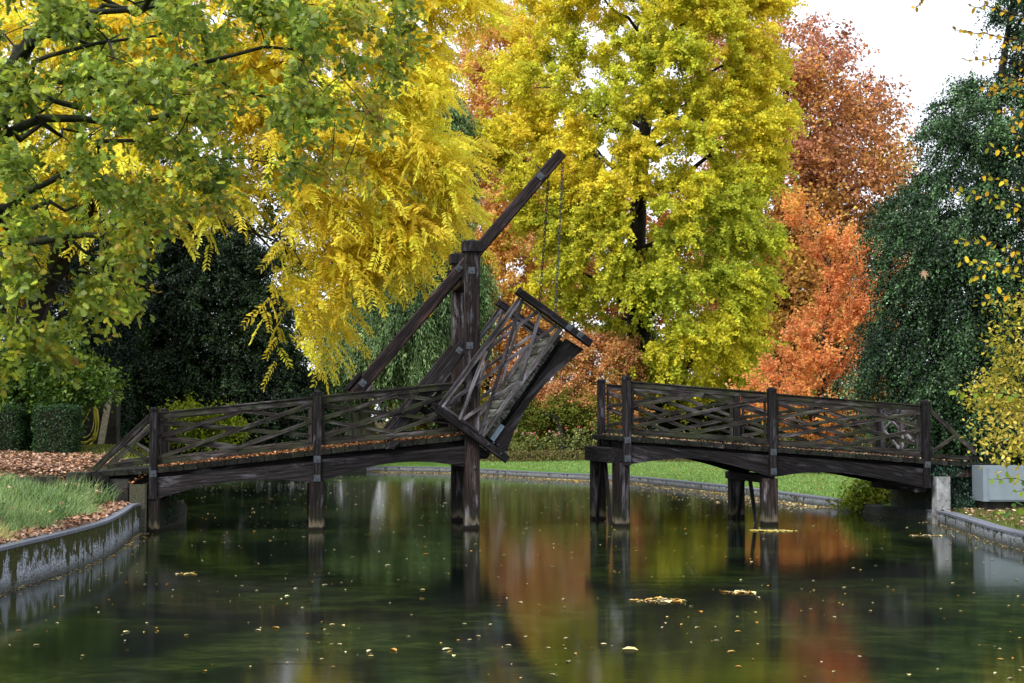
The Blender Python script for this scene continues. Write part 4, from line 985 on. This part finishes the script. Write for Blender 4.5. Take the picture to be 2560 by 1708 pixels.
# lower shrubs and background growth
def bush(name, label, cat, seed, poly, Y, T, nspray, nleaf, size, pal, mat='plain', w_=.7, shape='diamond', base=None, sl=.5, **k):
    P = np.array(poly, float); cx = (P[:, 0].min()+P[:, 0].max())/2; b = at(cx, 1100, Y) if base is None else base
    kw = dict(up=.3, out_=.6, rand=.7, droop=.2, spread=.12, K=10, inset=.15, limb_r=.4); kw.update(k)
    return make_tree(name, label, cat, seed, poly, Y, T, G_(float(b[0]), Y), .10, nspray, 7, nleaf, sl, size, size*w_, shape, pal, mat, **kw)
bush('bronze_shrub', 'bronze and pinkish shrub behind the rose bed under the ginkgo', 'shrub', 41, D([(1230, 850), (1300, 780), (1400, 760), (1470, 800), (1480, 900), (1460, 1000), (1230, 1000)]), 62, 1.4, 190, 24, .12, [(166, 146, 70), (210, 166, 96), (220, 156, 120), (166, 166, 76)])
bush('dark_shrub', 'mixed green and yellowing shrub directly behind the roses', 'shrub', 42, D([(1180, 930), (1300, 900), (1420, 920), (1430, 1020), (1160, 1020)]), 61.2, .9, 110, 24, .11, [(70, 86, 40), (130, 140, 60), (190, 176, 80)])
bush('dark_shrub', 'low dark shrubs seen through the right span railing', 'shrub', 43, D([(1370, 900), (1500, 880), (1640, 900), (1780, 930), (1790, 1025), (1370, 1025)]), 68, 2.0, 200, 24, .14, [(14, 28, 12), (40, 60, 16), (120, 118, 16)])
bush('yellow_green_shrub', 'yellow-green shrub between conifer trunk and tower post', 'shrub', 44, D([(985, 800), (1040, 760), (1075, 800), (1080, 1000), (950, 1010), (960, 900)]), 66, 1.6, 110, 24, .12, [(60, 70, 20), (130, 120, 24), (170, 140, 30)])
bush('dark_shrub', 'dark shrub between yew and conifer trunk', 'shrub', 45, D([(680, 880), (750, 860), (785, 930), (785, 1015), (680, 1015)]), 58, 1.4, 120, 24, .11, [(8, 20, 10), (24, 46, 20), (60, 80, 30)], 'ever')
bush('lime_shrub', 'small bright lime shrub seen through the left railing', 'shrub', 46, D([(375, 950), (420, 925), (470, 945), (520, 930), (560, 960), (540, 1020), (380, 1030)]), 37.5, .6, 45, 18, .09, [(90, 120, 14), (140, 150, 20), (120, 140, 50)], 'green', shape='oval')
bush('green_shrub', 'leafy green shrub with oval leaves over the clipped hedges', 'shrub', 47, D([(-60, 800), (60, 790), (150, 800), (240, 850), (275, 885), (250, 930), (200, 930), (180, 990), (140, 985), (120, 1035), (50, 1040), (40, 960), (-60, 960)]), 34.5, .9, 170, 15, .105, [(40, 66, 22), (66, 96, 30), (96, 124, 40), (120, 124, 30)], 'green', shape='oval', base=at(130, 1100, 34.5), sl=.45)
bush('bank_fern', 'leafy clump hanging over the kerb left of the right abutment', 'plant', 48, D([(1965, 1110), (2000, 1095), (2040, 1105), (2060, 1160), (2045, 1195), (1990, 1180), (1940, 1165)]), 33.2, .5, 60, 20, .08, [(50, 80, 16), (110, 130, 26), (150, 140, 40)], 'green', shape='oval', base=at(2190, 1100, 33.2), sl=.3)
bush('yellow_shrub', 'shrub with small yellow leaves at the right edge in front of the bridge end', 'shrub', 49, D([(2480, 640), (2360, 690), (2300, 720), (2255, 800), (2290, 850), (2240, 900), (2262, 950), (2232, 1020), (2260, 1055), (2300, 1060), (2340, 1100), (2480, 1130)]), 21.5, 1.0, 95, 10, .075, [(90, 104, 44), (160, 156, 60), (210, 190, 84), (226, 210, 130)], 'plain', shape='oval', base=at(2620, 1100, 21.5), sl=.4, w_=.62, out_=.9, gap=(.5, -.1))
bush('distant_tree', 'far golden tree glimpsed through the oak at the left edge', 'tree', 50, D([(-150, 380), (150, 380), (200, 560), (180, 700), (-150, 800)]), 62, 3.5, 170, 22, .2, [(170, 120, 16), (214, 160, 14), (226, 180, 20)], sl=1.2)
bush('distant_tree', 'far brown tree below the plane tree behind the red tree', 'tree', 51, D([(1640, 560), (1760, 520), (1900, 560), (2050, 700), (2080, 1010), (1640, 1010)]), 98, 4, 260, 22, .26, [(110, 80, 40), (150, 106, 56), (176, 130, 60)], sl=1.4)
bush('distant_tree', 'far rust-coloured tree seen through gaps of the ginkgo', 'tree', 52, D([(1240, 500), (1500, 420), (1700, 560), (1700, 1010), (1240, 1010)]), 96, 4, 260, 22, .26, [(150, 100, 50), (190, 126, 70), (140, 120, 40)], sl=1.4)
bush('distant_tree', 'far grey-green tree between yew and orange tree', 'tree', 53, D([(560, 360), (760, 300), (900, 420), (1080, 560), (1060, 1010), (560, 1010)]), 92, 4, 260, 22, .26, [(30, 44, 22), (70, 84, 34), (140, 110, 30)], sl=1.4)
bush('distant_tree', 'far dark tree behind the yew at the left', 'tree', 54, D([(-400, 560), (0, 480), (300, 500), (600, 600), (600, 1010), (-400, 1010)]), 84, 4, 300, 22, .24, [(16, 28, 12), (50, 60, 20), (120, 96, 20)], sl=1.3)
bush('distant_tree', 'far dark tree behind the evergreen at the right edge', 'tree', 55, D([(2020, 700), (2300, 500), (2900, 500), (3000, 1010), (2020, 1010)]), 80, 4, 300, 22, .24, [(16, 28, 12), (36, 52, 20), (90, 70, 20)], sl=1.3)

rng = np.random.default_rng(90); n = 3200; a_ = rng.uniform(0, 2*PI, n); z_ = rng.uniform(.4, 9.5, n); r_ = .62*(1-.04*z_)+rng.uniform(.0, .3, n)
leaves('ivy', np.stack([5.75+r_*np.cos(a_), 64+r_*np.sin(a_), z_+.4], 1), rng.normal(0, .5, (n, 3))+[0, 0, -.8], np.stack([np.cos(a_), np.sin(a_), .4+0*a_], 1)+rng.normal(0, .4, (n, 3)), .16, .15, 'palm', palette(rng, n, [(10, 34, 30), (26, 56, 46), (50, 84, 66)], .3), LEAF['ever'], None, label='blue-green ivy climbing the trunk of the yellow ginkgo', cat='ivy')

bush('background_hedge', 'long dark hedge closing the view behind the rose bed and shrubs', 'hedge', 56, D([(880, 900), (1100, 880), (1400, 890), (1800, 880), (2000, 900), (2000, 1015), (880, 1015)]), 73, 1.6, 420, 20, .16, [(60, 76, 34), (130, 130, 56), (196, 170, 84)], sl=.8)

lp_ = at(2118*DS, 620*DS, 32.6); leaves('maple_leaf', np.array([lp_]), np.array([[.3, 0, -1.]]), np.array([[0, -1., .3]]), .26, .26, 'palm', np.array([srgb((196, 156, 128))]), LEAF['litter'], None, label='single pale brown maple leaf caught on the dark evergreen at the right', cat='leaf')

pb = [at(1312, 1012, 60.4), at(1335, 1030, 60.3), at(1362, 1036, 60.2), at(1384, 1040, 60.2), at(1398, 1058, 60.2), at(1404, 1100, 60.2)]
tt_ = np.linspace(0, 1, 16); Pb = np.stack([np.interp(tt_, np.linspace(0, 1, 6), np.array(pb)[:, i]) for i in range(3)], 1); Pb[-1, 2] = .2
v, f = tube_arrays([(Pb, np.linspace(.10, .20, 16))], 8); tag(meshobj('mossy_branch', v, f, M['mossbark'], None, smooth=True), 'mossy bare branch bending down behind the roses in the bridge gap', 'branch')

# ================= foreground sprays of leaves at the right edge =================
def sprig_shrub(name, label, seed, base, sprigs, Y, L, cols, step=.085, berries=False):
    rng = np.random.default_rng(seed); root = empty(name, base, label=label, cat='branch')
    paths = []; C, A, Nn, Co = [], [], [], []
    for sp in sprigs:
        P = np.array([at(x*DS, y*DS, Y+dy) for x, y, dy in sp]); m_ = len(P)
        tt = np.linspace(0, 1, m_); tq = np.linspace(0, 1, 14)
        Q = np.stack([np.interp(tq, tt, P[:, i]) for i in range(3)], 1)
        Q[1:-1] += rng.normal(0, .008, (12, 3)); paths.append((Q, np.linspace(.011, .0025, 14)))
        ln = np.linalg.norm(np.diff(Q, axis=0), axis=1).sum(); n = int(ln/step)
        for i in range(n):
            t_ = (i+.5)/n
            if t_ < sp_start: continue
            c = np.array([np.interp(t_, tq, Q[:, j]) for j in range(3)]); d = uni(Q[-1]-Q[0]); sd_ = (1 if i % 2 else -1)
            C.append(c+rng.normal(0, .006, 3)); A.append(uni(d*.6+np.cross(d, [0, -1, 0])*sd_*.8+np.array([0, 0, -.45])+rng.normal(0, .3, 3)))
            Nn.append(np.array([0, -.8, .5])+rng.normal(0, .5, 3)); Co.append(i)
    v, f = tube_arrays(paths, 5); meshobj('twigs', v, f, M['bark'], root, smooth=True)
    n = len(C)
    leaves('foliage', np.array(C), np.array(A), np.array(Nn), L*rng.uniform(.7, 1.2, n), L*.72*rng.uniform(.8, 1.1, n), 'oval', palette(rng, n, cols, .15), LEAF['plain'], root)
sp_start = .12
def rs(x0, y0, x1, y1, sag=20, seed=0, dy=0):
    return [(x0, y0, dy), ((x0*2+x1)/3, (y0*2+y1)/3+sag*.6, dy-.1), ((x0+2*x1)/3, (y0+2*y1)/3+sag, dy-.2), (x1, y1, dy-.3)]
yc = [(150, 150, 50), (196, 186, 56), (222, 196, 56), (214, 160, 50)]
sprig_shrub('hazel_branch', 'thin hazel twigs with ochre leaves against the sky in the upper right corner', 61, (6.6, 13.5, 4.2),
   [rs(2420, 120, 2190, 70, -10), rs(2420, 180, 2215, 140, -20), rs(2420, 240, 2250, 200, -10), rs(2400, 60, 2220, 10, -10), rs(2400, 20, 2290, -30, 0), rs(2430, 330, 2290, 250, -10), rs(2420, 150, 2270, 215, 0), rs(2430, 90, 2300, 100, 10),
    rs(2400, 300, 2330, 300, 20), rs(2420, 200, 2300, 170, 5), rs(2420, 250, 2310, 290, 5), rs(2160, -60, 2095, 22, 5)], 13.2, .062, [(140, 110, 40), (176, 140, 50), (214, 176, 56), (190, 150, 40)], .055)
sprig_shrub('hazel_branch', 'slender arching twigs with lime yellow leaves in front of the dark evergreen', 62, (6.4, 13.5, 1.6),
   [rs(2440, 520, 2180, 440, -16), rs(2440, 620, 2190, 555, -24), rs(2440, 680, 2196, 600, -20), rs(2440, 400, 2262, 335, -8), rs(2430, 480, 2250, 400, -6), rs(2430, 560, 2290, 470, 0), rs(2440, 600, 2230, 640, -14), rs(2440, 720, 2240, 700, -30), rs(2430, 640, 2300, 580, 0), rs(2440, 450, 2310, 430, -10)], 13.0, .065, yc, .06)
sprig_shrub('low_branch', 'low sprig with large green leaves over the right bank', 63, (7.2, 18, .9),
   [rs(2440, 930, 2190, 900, -10), rs(2440, 1120, 2270, 1100, -10), rs(2440, 1140, 2300, 1180, -6), rs(2440, 1100, 2330, 1130, 0)], 17.5, .10, [(90, 120, 36), (140, 160, 50), (80, 130, 70)], .08)

# ================= roses =================
rng = np.random.default_rng(70)
desc = ['with a pale pink bloom at its top', 'with two crimson blooms', 'mostly bare stems and few leaves', 'with small white blooms', 'leafy and taller than its neighbours', 'low and bronze leaved',
        'with scattered pink blooms', 'with one coral bloom', 'sprawling left of the bridge gap', 'half hidden by the right span post', 'with thin arching shoots', 'with yellowing leaves', 'short and dense', 'with a blush bloom low down']
xs = np.linspace(1215, 1560, 9)
nb = [2, 3, 2, 3, 4, 2, 3, 4, 3, 2, 3, 2, 3, 2]; cn = ['crimson', 'pale pink', 'blush white', 'pink', 'pale pink', 'coral', 'blush white', 'pink', 'crimson', 'pale pink', 'pink', 'blush white', 'coral', 'pink']
ccol = {'crimson': (200, 30, 44), 'pale pink': (236, 176, 180), 'blush white': (240, 218, 210), 'pink': (228, 130, 146), 'coral': (226, 104, 92)}; orr = ['first', 'second', 'third', 'fourth', 'fifth', 'sixth']
for i, px in enumerate(list(xs)+[1640, 1740, 1850, 1960, 2060]):
    Y = 59.2+rng.uniform(-.4, .6); b = at(px, 1100, Y); X = float(b[0]); z0 = gz1(X, Y); h = rng.uniform(1.05, 1.5)
    where = 'below the raised leaf' if i < 3 else ('in the bridge gap' if i < 9 else 'behind the right railing')
    root = empty('rose_bush', (X, Y, z0), label='rose bush with %d %s blooms, %s from the left %s' % (nb[i], cn[i], orr[[i, i-3, i-9][(i >= 3)+(i >= 9)]], where), cat='rose bush', group='rose bushes in the bed beyond the lawn')
    paths = []
    C = []; nst = 12
    for k in range(nst):
        a = rng.uniform(0, 2*PI); r = rng.uniform(.15, .75); hh = h*rng.uniform(.6, 1.1); tt = np.linspace(0, 1, 6)
        P = np.stack([X+r*np.cos(a)*tt**1.5, Y+.6*r*np.sin(a)*tt**1.5, z0+hh*tt**.9], 1); paths.append((P, np.linspace(.011, .004, 6)))
        for t in rng.uniform(.25, 1, 34): C.append([np.interp(t, tt, P[:, j]) for j in range(3)])
    v, f = tube_arrays(paths, 4); meshobj('stems', v, f, M['bark'], root)
    C = np.array(C)+rng.normal(0, .055, (len(C), 3)); n = len(C)
    leaves('foliage', C, rng.normal(0, 1, (n, 3)), rng.normal(0, .6, (n, 3))+[0, -.3, .7], .10, .075, 'diamond', palette(rng, n, [(120, 104, 66), (150, 160, 90), (110, 136, 74), (190, 190, 130)], .25), LEAF['plain'], root)
    for q in range(nb[i]):
        p = paths[(q*5+i) % nst][0][-1]+np.array([0, -.05, .03]); col = ccol[cn[i]]
        nn_ = 16; d = nrm(rng.normal(0, 1, (nn_, 3))+[0, -.2, .5])
        leaves('bloom', p+d*.012, d, nrm(rng.normal(0, 1, (nn_, 3))), .055, .055, 'oval', palette(rng, nn_, [col, col], .1), LEAF['petal'], root)
# low bed planting in front of the roses
n = 9000; X = rng.uniform(-2.2, 12.5, n); Y = 58.4+rng.uniform(0, .9, n)-.02*(X+2)**1.0; Z = ground_z(X, Y)+rng.uniform(0, .42, n)**1.0
leaves('bed_planting', np.stack([X, Y, Z], 1), rng.normal(0, .4, (n, 3))+[0, 0, .6], rng.normal(0, .7, (n, 3))+[0, -.4, .2], .10, .035, 'diamond', palette(rng, n, [(110, 86, 64), (140, 124, 84), (124, 140, 72), (170, 150, 116)], .3), LEAF['plain'], None, kind='stuff', label='low brown-green planting along the front of the rose bed', cat='planting')

# ================= grass =================
def blades(name, label, X, Y, L, Wd, cols, rng, lean=.5, z=None, dirx=0, jl=.2):
    n = len(X); Z = (ground_z(X, Y) if z is None else z)-.01
    A = nrm(np.stack([rng.normal(dirx, lean, n), rng.normal(0, lean, n)-.1, np.full(n, 1.)], 1)); Nn = np.stack([rng.normal(0, .5, n), -np.ones(n), rng.normal(0, .3, n)+.4], 1)
    leaves(name, np.stack([X, Y, Z], 1), A, Nn, L, Wd, 'blade', palette(rng, n, cols, jl), LEAF['grass'], None, kind='stuff', label=label, cat='grass')
n = 26000; X = rng.uniform(-13.5, -6.2, n); Y = rng.uniform(14.5, 27.0, n); p = np.stack([X, Y], 1)
ed = edge_dist(PO, p); ok = (~in_poly(PO, p)) & (ed > .55+.25*np.sin(Y*2.1)) & (Y < 26.7+.2*np.sin(X*3)) & ~((X > -9.1) & (Y > 26.2))
X, Y = X[ok], Y[ok]; n = len(X); cl = .5+.5*np.sin(X*2.3+np.sin(Y*1.7)*2)
blades('tall_grass', 'tall wispy green grass on the bank above the pond wall', X, Y, (.20+.18*cl)*rng.uniform(.6, 1.2, n), .013, [(86, 112, 66), (112, 146, 84), (140, 168, 104), (150, 160, 96)], rng, .55, dirx=.3)
n = 60000; X = rng.uniform(-9, 14, n); Y = rng.uniform(32, 59, n); p = np.stack([X, Y], 1); ok = (~in_poly(PO, p)) & (edge_dist(PO, p) > .3)
X, Y = X[ok], Y[ok]; n = len(X)
blades('lawn_grass', 'short bright green lawn beyond the kerb', X, Y, .07*rng.uniform(.6, 1.3, n), .03, [(104, 134, 62), (128, 160, 82), (150, 178, 100)], rng, .6)
n = 12000; X = rng.uniform(8.3, 14, n); Y = rng.uniform(20, 30, n); p = np.stack([X, Y], 1); ok = (~in_poly(PO, p)) & (edge_dist(PO, p) > .3)
X, Y = X[ok], Y[ok]; n = len(X)
blades('bank_grass', 'short mossy grass on the right bank', X, Y, .07*rng.uniform(.5, 1.3, n), .014, [(60, 68, 24), (96, 104, 36), (130, 132, 50)], rng, .7)
n = 9000; X = rng.uniform(-16, -8, n); Y = rng.uniform(31.5, 38, n)
blades('rough_grass', 'patchy grass strewn with leaves behind the left ramp', X, Y, .06*rng.uniform(.5, 1.3, n), .02, [(110, 112, 40), (140, 140, 50), (90, 110, 40)], rng, .7)

# ================= fallen leaves =================
LIT = [(76, 54, 44), (124, 94, 78), (164, 132, 112), (200, 170, 150), (186, 134, 88)]
def litter(name, label, P, size, rng, cols=LIT, flat=.5, shape='oval', jl=.25):
    n = len(P); leaves(name, P, np.stack([rng.normal(0, 1, n), rng.normal(0, 1, n), rng.normal(0, .35*flat, n)], 1), np.stack([rng.normal(0, flat, n), rng.normal(0, flat, n), np.ones(n)], 1),
        size*rng.uniform(.6, 1.25, n), size*.7*rng.uniform(.6, 1.2, n), shape, palette(rng, n, cols, jl), LEAF['litter'], None, kind='stuff', label=label, cat='fallen leaves')
n = 17000; X = rng.uniform(-15, -8.15, n); Y = 26.3+rng.uniform(0, 1, n)**.9*6.5; Z = ground_z(X, Y)+rng.uniform(.0, .035, n)
ok_ = ((X < -8.7) | (Y < 28.2)) & (Z > 1.02); X, Y, Z = X[ok_], Y[ok_], Z[ok_]
litter('fallen_leaves', 'carpet of brown fallen leaves on the path at the left', np.stack([X, Y, Z], 1), .085, rng)
idx = np.arange(a0, a1 if a1 > a0 else a1+len(PO)) % len(PO)
n = 4200; j = rng.choice(idx[:-1], n); t = rng.uniform(0, 1, n)[:, None]; A_ = PO[j]*(1-t)+PO[(j+1) % len(PO)]*t
off = (ring_off(PO, 1.0)-PO)[j]; dd_ = np.abs(rng.normal(.33, .13, n)).clip(.16, .95); P = A_+off*dd_[:, None]
litter('fallen_leaves', 'brown leaves lying along the coping of the mossy pond wall', np.column_stack([P, bank_top(P[:, 0], P[:, 1])+.02+rng.uniform(0, .035, n)+np.clip(dd_-.4, 0, 1)*.05]), .085, rng, flat=.7)
S_ = rng.uniform(s0+.02, sT, 7500); kk_ = rng.uniform(-.12, K1+.1, 7500); zz_ = np.interp(S_, [s0, sP1, sP2, sT], [z0, zD1, zD2, zDT])+rng.uniform(.005, .045, 7500)
litter('fallen_leaves', 'russet leaves covering the planks of the left span', np.array([W(a, b, c) for a, b, c in zip(S_, zz_, kk_)]), .065, rng, [(104, 66, 44), (152, 102, 70), (190, 134, 90), (210, 168, 120)], .7)
S_ = rng.uniform(q1[0], q4[0], 700); kk_ = rng.uniform(-.12, K1, 700); zz_ = np.interp(S_, [q1[0], q2[0], q3[0], q4[0]], [q1[1], q2[1], q3[1], q4[1]])+.012
litter('fallen_leaves', 'scattered leaves on the planks of the right span', np.array([W(a, b, c) for a, b, c in zip(S_, zz_, kk_)]), .055, rng)
n = 700; X = rng.uniform(8.6, 11, n); Y = rng.uniform(21.5, 29, n); Z = ground_z(X, Y)+.04
litter('fallen_leaves', 'few brown leaves on the mossy right bank', np.stack([X, Y, Z], 1), .075, rng)
n = 500; X = rng.uniform(-5, 11, n); Y = rng.uniform(34, 58, n); p = np.stack([X, Y], 1); ok = ~in_poly(PO, p); X, Y = X[ok], Y[ok]
litter('fallen_leaves', 'dark leaves dotted over the bright lawn', np.stack([X, Y, ground_z(X, Y)+.06], 1), .08, rng, [(110, 60, 30), (170, 110, 60), (200, 150, 70)])
for i, (x0, x1, y) in enumerate(((152, 206, 1211), (200, 262, 1232))):
    S_ = rng.uniform(sx(x0), sx(x1), 160); kk_ = rng.uniform(-.6 if i == 0 else -.48, -.27 if i == 0 else -.14, 160)
    litter('fallen_leaves', ['brown leaves on the upper mossy step', 'brown leaves on the lower step'][i], np.array([W(a, LP(180, y)[1]+.015, c) for a, c in zip(S_, kk_)]), .07, rng)
# floating
WATERC = [(190, 176, 140), (214, 200, 160), (226, 210, 150), (200, 160, 80), (170, 120, 60)]
def float_leaves(name, label, P2, size, rng, cols=WATERC):
    ok = in_poly(ring_off(PO, -.05), P2); P2 = P2[ok]; n = len(P2)
    leaves(name, np.column_stack([P2, rng.uniform(.004, .008, n)]), np.stack([rng.normal(0, 1, n), rng.normal(0, 1, n), np.zeros(n)], 1), np.stack([rng.normal(0, .05, n), rng.normal(0, .05, n), np.ones(n)], 1),
           size*(sz := np.exp(rng.normal(-.15, .38, n))), size*.6*sz*rng.uniform(.5, 1.2, n), 'oval', palette(rng, n, cols, .3), LEAF['litter'], None, kind='stuff', label=label, cat='floating leaves')
n = 480; py = 1290+418*rng.uniform(0, 1, n)**.8; px = rng.uniform(-100, 2660, n); Pn = on_z(px, py)[:, :2]
far = np.stack([rng.uniform(-14, 8, 1500), rng.uniform(28, 58, 1500)], 1); ok = lattice_noise(rng, far, 2.2) > -.1; far = far[ok]
kn = lattice_noise(rng, Pn, 2.5)+rng.normal(0, .35, len(Pn)) > 0; Pn = Pn[kn]
allp_ = np.concatenate([Pn, far, np.stack([rng.uniform(-9, 9, 260), rng.uniform(14, 28, 260)], 1)])
float_leaves('floating_leaves', 'small pale leaves scattered over the dark pond water', allp_, .055, rng)
idx = np.arange(a3, a4) % len(PO); n = 3600; j = rng.choice(idx, n); t = rng.uniform(0, 1, n)[:, None]; A_ = PO[j]*(1-t)+PO[(j+1) % len(PO)]*t
off = (PO-ring_off(PO, 1.0))[j]; Pk = A_+off*(.08+rng.exponential(.55, n))[:, None]
float_leaves('floating_leaves', 'dense drift of pale leaves gathered along the far kerb', Pk, .07, rng)
def raft(label, px0, px1, py, n, wy, cols):
    px = rng.uniform(0, 1, n); px = px0+(px1-px0)*px; c = on_z(px, np.full(n, py))[:, :2]; c[:, 1] += rng.normal(0, wy, n)*np.sin(PI*(px-px0)/(px1-px0)); c[:, 0] += rng.normal(0, .02, n)
    float_leaves('leaf_raft', label, c, .09, rng, cols)
YL = [(196, 180, 90), (214, 196, 100), (226, 214, 160)]
raft('raft of yellow leaves floating beside the middle pile of the right span', 1880, 1984, 1328, 150, .10, YL)
raft('pale streak of leaves floating on the water below the right bent', 1590, 1695, 1503, 50, .16, WATERC)
raft('small pale streak of leaves under the right span end', 2280, 2350, 1340, 34, .06, WATERC)
raft('short pale streak of leaves on the water in front of the right piles', 1815, 1880, 1482, 26, .10, WATERC)
raft('curled twig and leaves floating on the dark water at the left', 440, 492, 1435, 22, .05, WATERC)
ip = np.arange(a0, a1 if a1 > a0 else a1+len(PO)) % len(PO); n = 500; j = rng.choice(ip, n); t = rng.uniform(0, 1, n)[:, None]; A_ = PO[j]*(1-t)+PO[(j+1) % len(PO)]*t
float_leaves('floating_leaves', 'thin line of debris along the foot of the mossy wall', A_+(PO-ring_off(PO, 1.0))[j]*(.03+rng.exponential(.06, n))[:, None], .045, rng)
n = 500; j = rng.choice(np.arange(a5, a6) % len(PO), n); t = rng.uniform(0, 1, n)[:, None]; A_ = PO[j]*(1-t)+PO[(j+1) % len(PO)]*t
float_leaves('floating_leaves', 'thin line of debris along the foot of the right kerb', A_+(PO-ring_off(PO, 1.0))[j]*(.03+rng.exponential(.08, n))[:, None], .045, rng)
# petals caught on the pier foot

n = 700; X = rng.uniform(-13, -6.9, n); Y = rng.uniform(15.5, 26.3, n); p = np.stack([X, Y], 1); ok = (~in_poly(PO, p)) & (edge_dist(PO, p) > .5)
X, Y = X[ok], Y[ok]; litter('fallen_leaves', 'brown leaves caught in the tall grass of the bank', np.stack([X, Y, ground_z(X, Y)+rng.uniform(.05, .24, len(X))], 1), .085, rng, flat=.8)
n = 2600; cx_ = rng.uniform(-13, -6.9, 60); cy_ = rng.uniform(17, 26.3, 60); j = rng.integers(0, 60, n); X = cx_[j]+rng.normal(0, .12, n); Y = cy_[j]+rng.normal(0, .16, n); p = np.stack([X, Y], 1); ok = (~in_poly(PO, p)) & (edge_dist(PO, p) > .6)
X, Y = X[ok], Y[ok]; blades('weed_tufts', 'darker broad-bladed tufts growing in the bank grass', X, Y, .34*rng.uniform(.6, 1.2, len(X)), .022, [(54, 84, 36), (80, 112, 46), (100, 126, 60)], rng, .5)
n = 900; X = -6.75+rng.normal(0, .18, n); Y = rng.uniform(16.8, 18.6, n); blades('dry_grass', 'straw yellow grass tuft beside the pond wall at the left edge', X-.1, Y, .28*rng.uniform(.6, 1.2, n), .013, [(170, 164, 100), (196, 186, 116), (150, 150, 84)], rng, .6, dirx=.5)
